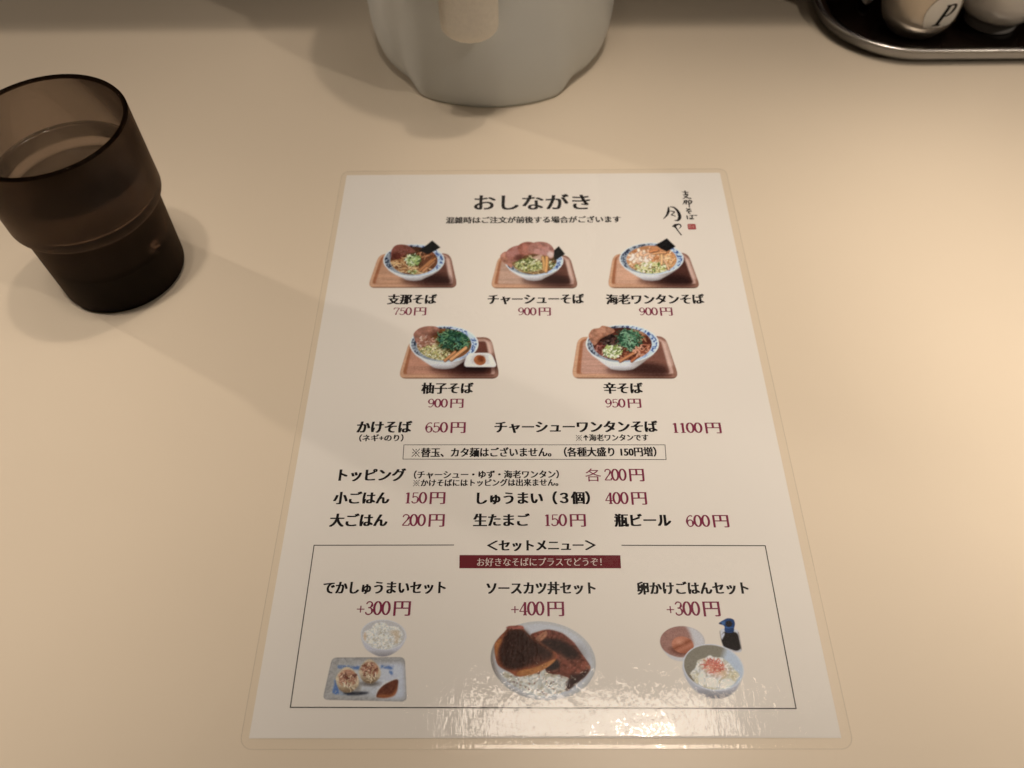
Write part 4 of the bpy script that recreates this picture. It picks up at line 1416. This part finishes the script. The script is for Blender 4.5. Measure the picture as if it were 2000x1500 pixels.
def wrap(ink_v, ink_f, ang, zc, rad, name, mat, parent, lift):
    """lay a flat (u, v) drawing round the shaker wall"""
    vs = []
    for u, v, dz in ink_v:
        a = ang + u / rad
        z = zc + v
        r = 0.0239 - max(0.0, (0.0185 - z)) ** 2 * 26.0 + lift + dz
        vs.append((r * math.cos(a), r * math.sin(a), z))
    return link(name, mesh(name, vs, ink_f, mat, True), parent)


ST_A, ST_Z = math.radians(-77), 0.0212
disc_v, disc_f = [(0, 0, 0)], []
NR, NA = 6, 40
for i in range(1, NR + 1):
    for k in range(NA):
        a = 2 * math.pi * k / NA
        disc_v.append((0.0118 * i / NR * math.cos(a), 0.0135 * i / NR * math.sin(a), 0))
for k in range(NA):
    disc_f.append((0, 1 + k, 1 + (k + 1) % NA))
for i in range(NR - 1):
    for k in range(NA):
        a, b = 1 + i * NA + k, 1 + i * NA + (k + 1) % NA
        disc_f.append((a, a + NA, b + NA, b))
sticker = wrap(disc_v, disc_f, ST_A, ST_Z, 0.0240, 'sticker', M_STICKER, shaker, 0.00025)
ink = Ink()
sl = 0.30   # italic slant
def it(P):
    return [((x + sl * y) * 0.0135 - 0.0058, y * 0.0135 - 0.0066) for x, y in P]
ink.ribbon(it([(0.22, 0.97), (0.22, 0.5), (0.22, 0.03)]), [0.00105, 0.0012, 0.00105])
ink.ribbon(it([(0.05, 0.02), (0.22, 0.03), (0.42, 0.02)]), [0.0004, 0.00055, 0.0004])
ink.ribbon(it([(0.06, 0.98), (0.22, 0.96), (0.40, 0.98), (0.56, 0.92), (0.62, 0.76), (0.54, 0.56), (0.38, 0.47), (0.26, 0.49)]), [0.0004, 0.00055, 0.0005, 0.0008, 0.00125, 0.0008, 0.0005, 0.0003])
wrap([(x, y, z * 3) for x, y, z in ink.v], ink.f, ST_A, ST_Z, 0.0240, 'letter_print', M_BLACK, sticker, 0.0005)

# white ceramic pot
pot = empty('ceramic_pot', 'glossy white ceramic condiment pot with a round belly on a small foot', 'pot', (0.3015, 0.4400, 0.0033))
pr = fillet([(0.0, 0.0), (0.0165, 0.0), (0.0172, 0.0062), (0.0215, 0.0090), (0.0258, 0.0180), (0.0270, 0.034), (0.0260, 0.056), (0.0240, 0.062), (0.0, 0.062)],
            [0, 0.001, 0.001, 0.004, 0.012, 0.012, 0.006, 0.002, 0], 8)
link('pot_body', lathe('pot_body', pr, M_CERAMIC, 96), pot)
pr = fillet([(0.0, 0.0622), (0.0243, 0.0622), (0.0238, 0.067), (0.012, 0.074), (0.005, 0.075), (0.006, 0.082), (0.0, 0.084)], [0, 0.001, 0.003, 0.004, 0.002, 0.003, 0], 6)
link('pot_lid', lathe('pot_lid', pr, M_CERAMIC, 64), pot)

# small spoon resting at the tray's far end
def spoon():
    st = [(0.0, 0.0010), (0.002, 0.0030), (0.006, 0.0042), (0.014, 0.0046), (0.03, 0.0040), (0.055, 0.0034), (0.075, 0.0034), (0.085, 0.0058), (0.098, 0.0085), (0.110, 0.0078), (0.117, 0.004), (0.119, 0.001)]
    vs, fs = [], []
    n = 16
    for i, (s, w) in enumerate(st):
        dip = -0.003 * math.exp(-((s - 0.1) / 0.013) ** 2)
        for k in range(n):
            a = 2 * math.pi * k / n
            vs.append((w * math.cos(a), s, 0.0012 * math.sin(a) + dip * (1 - abs(math.cos(a)))))
    for i in range(len(st) - 1):
        for k in range(n):
            a, b = i * n + k, i * n + (k + 1) % n
            fs.append((a, b, b + n, a + n))
    fs.append(tuple(range(n))[::-1])
    fs.append(tuple(range((len(st) - 1) * n, len(st) * n)))
    return mesh('small_spoon', vs, fs, M_BRUSHED, True)


sp = link('small_spoon', spoon(), None, (0.2235, 0.4545, 0.0075))
sp.rotation_euler = (math.radians(2), 0, math.radians(-16))
sp['label'] = 'small steel spoon lying in the tray beside the pepper shaker'
sp['category'] = 'spoon'
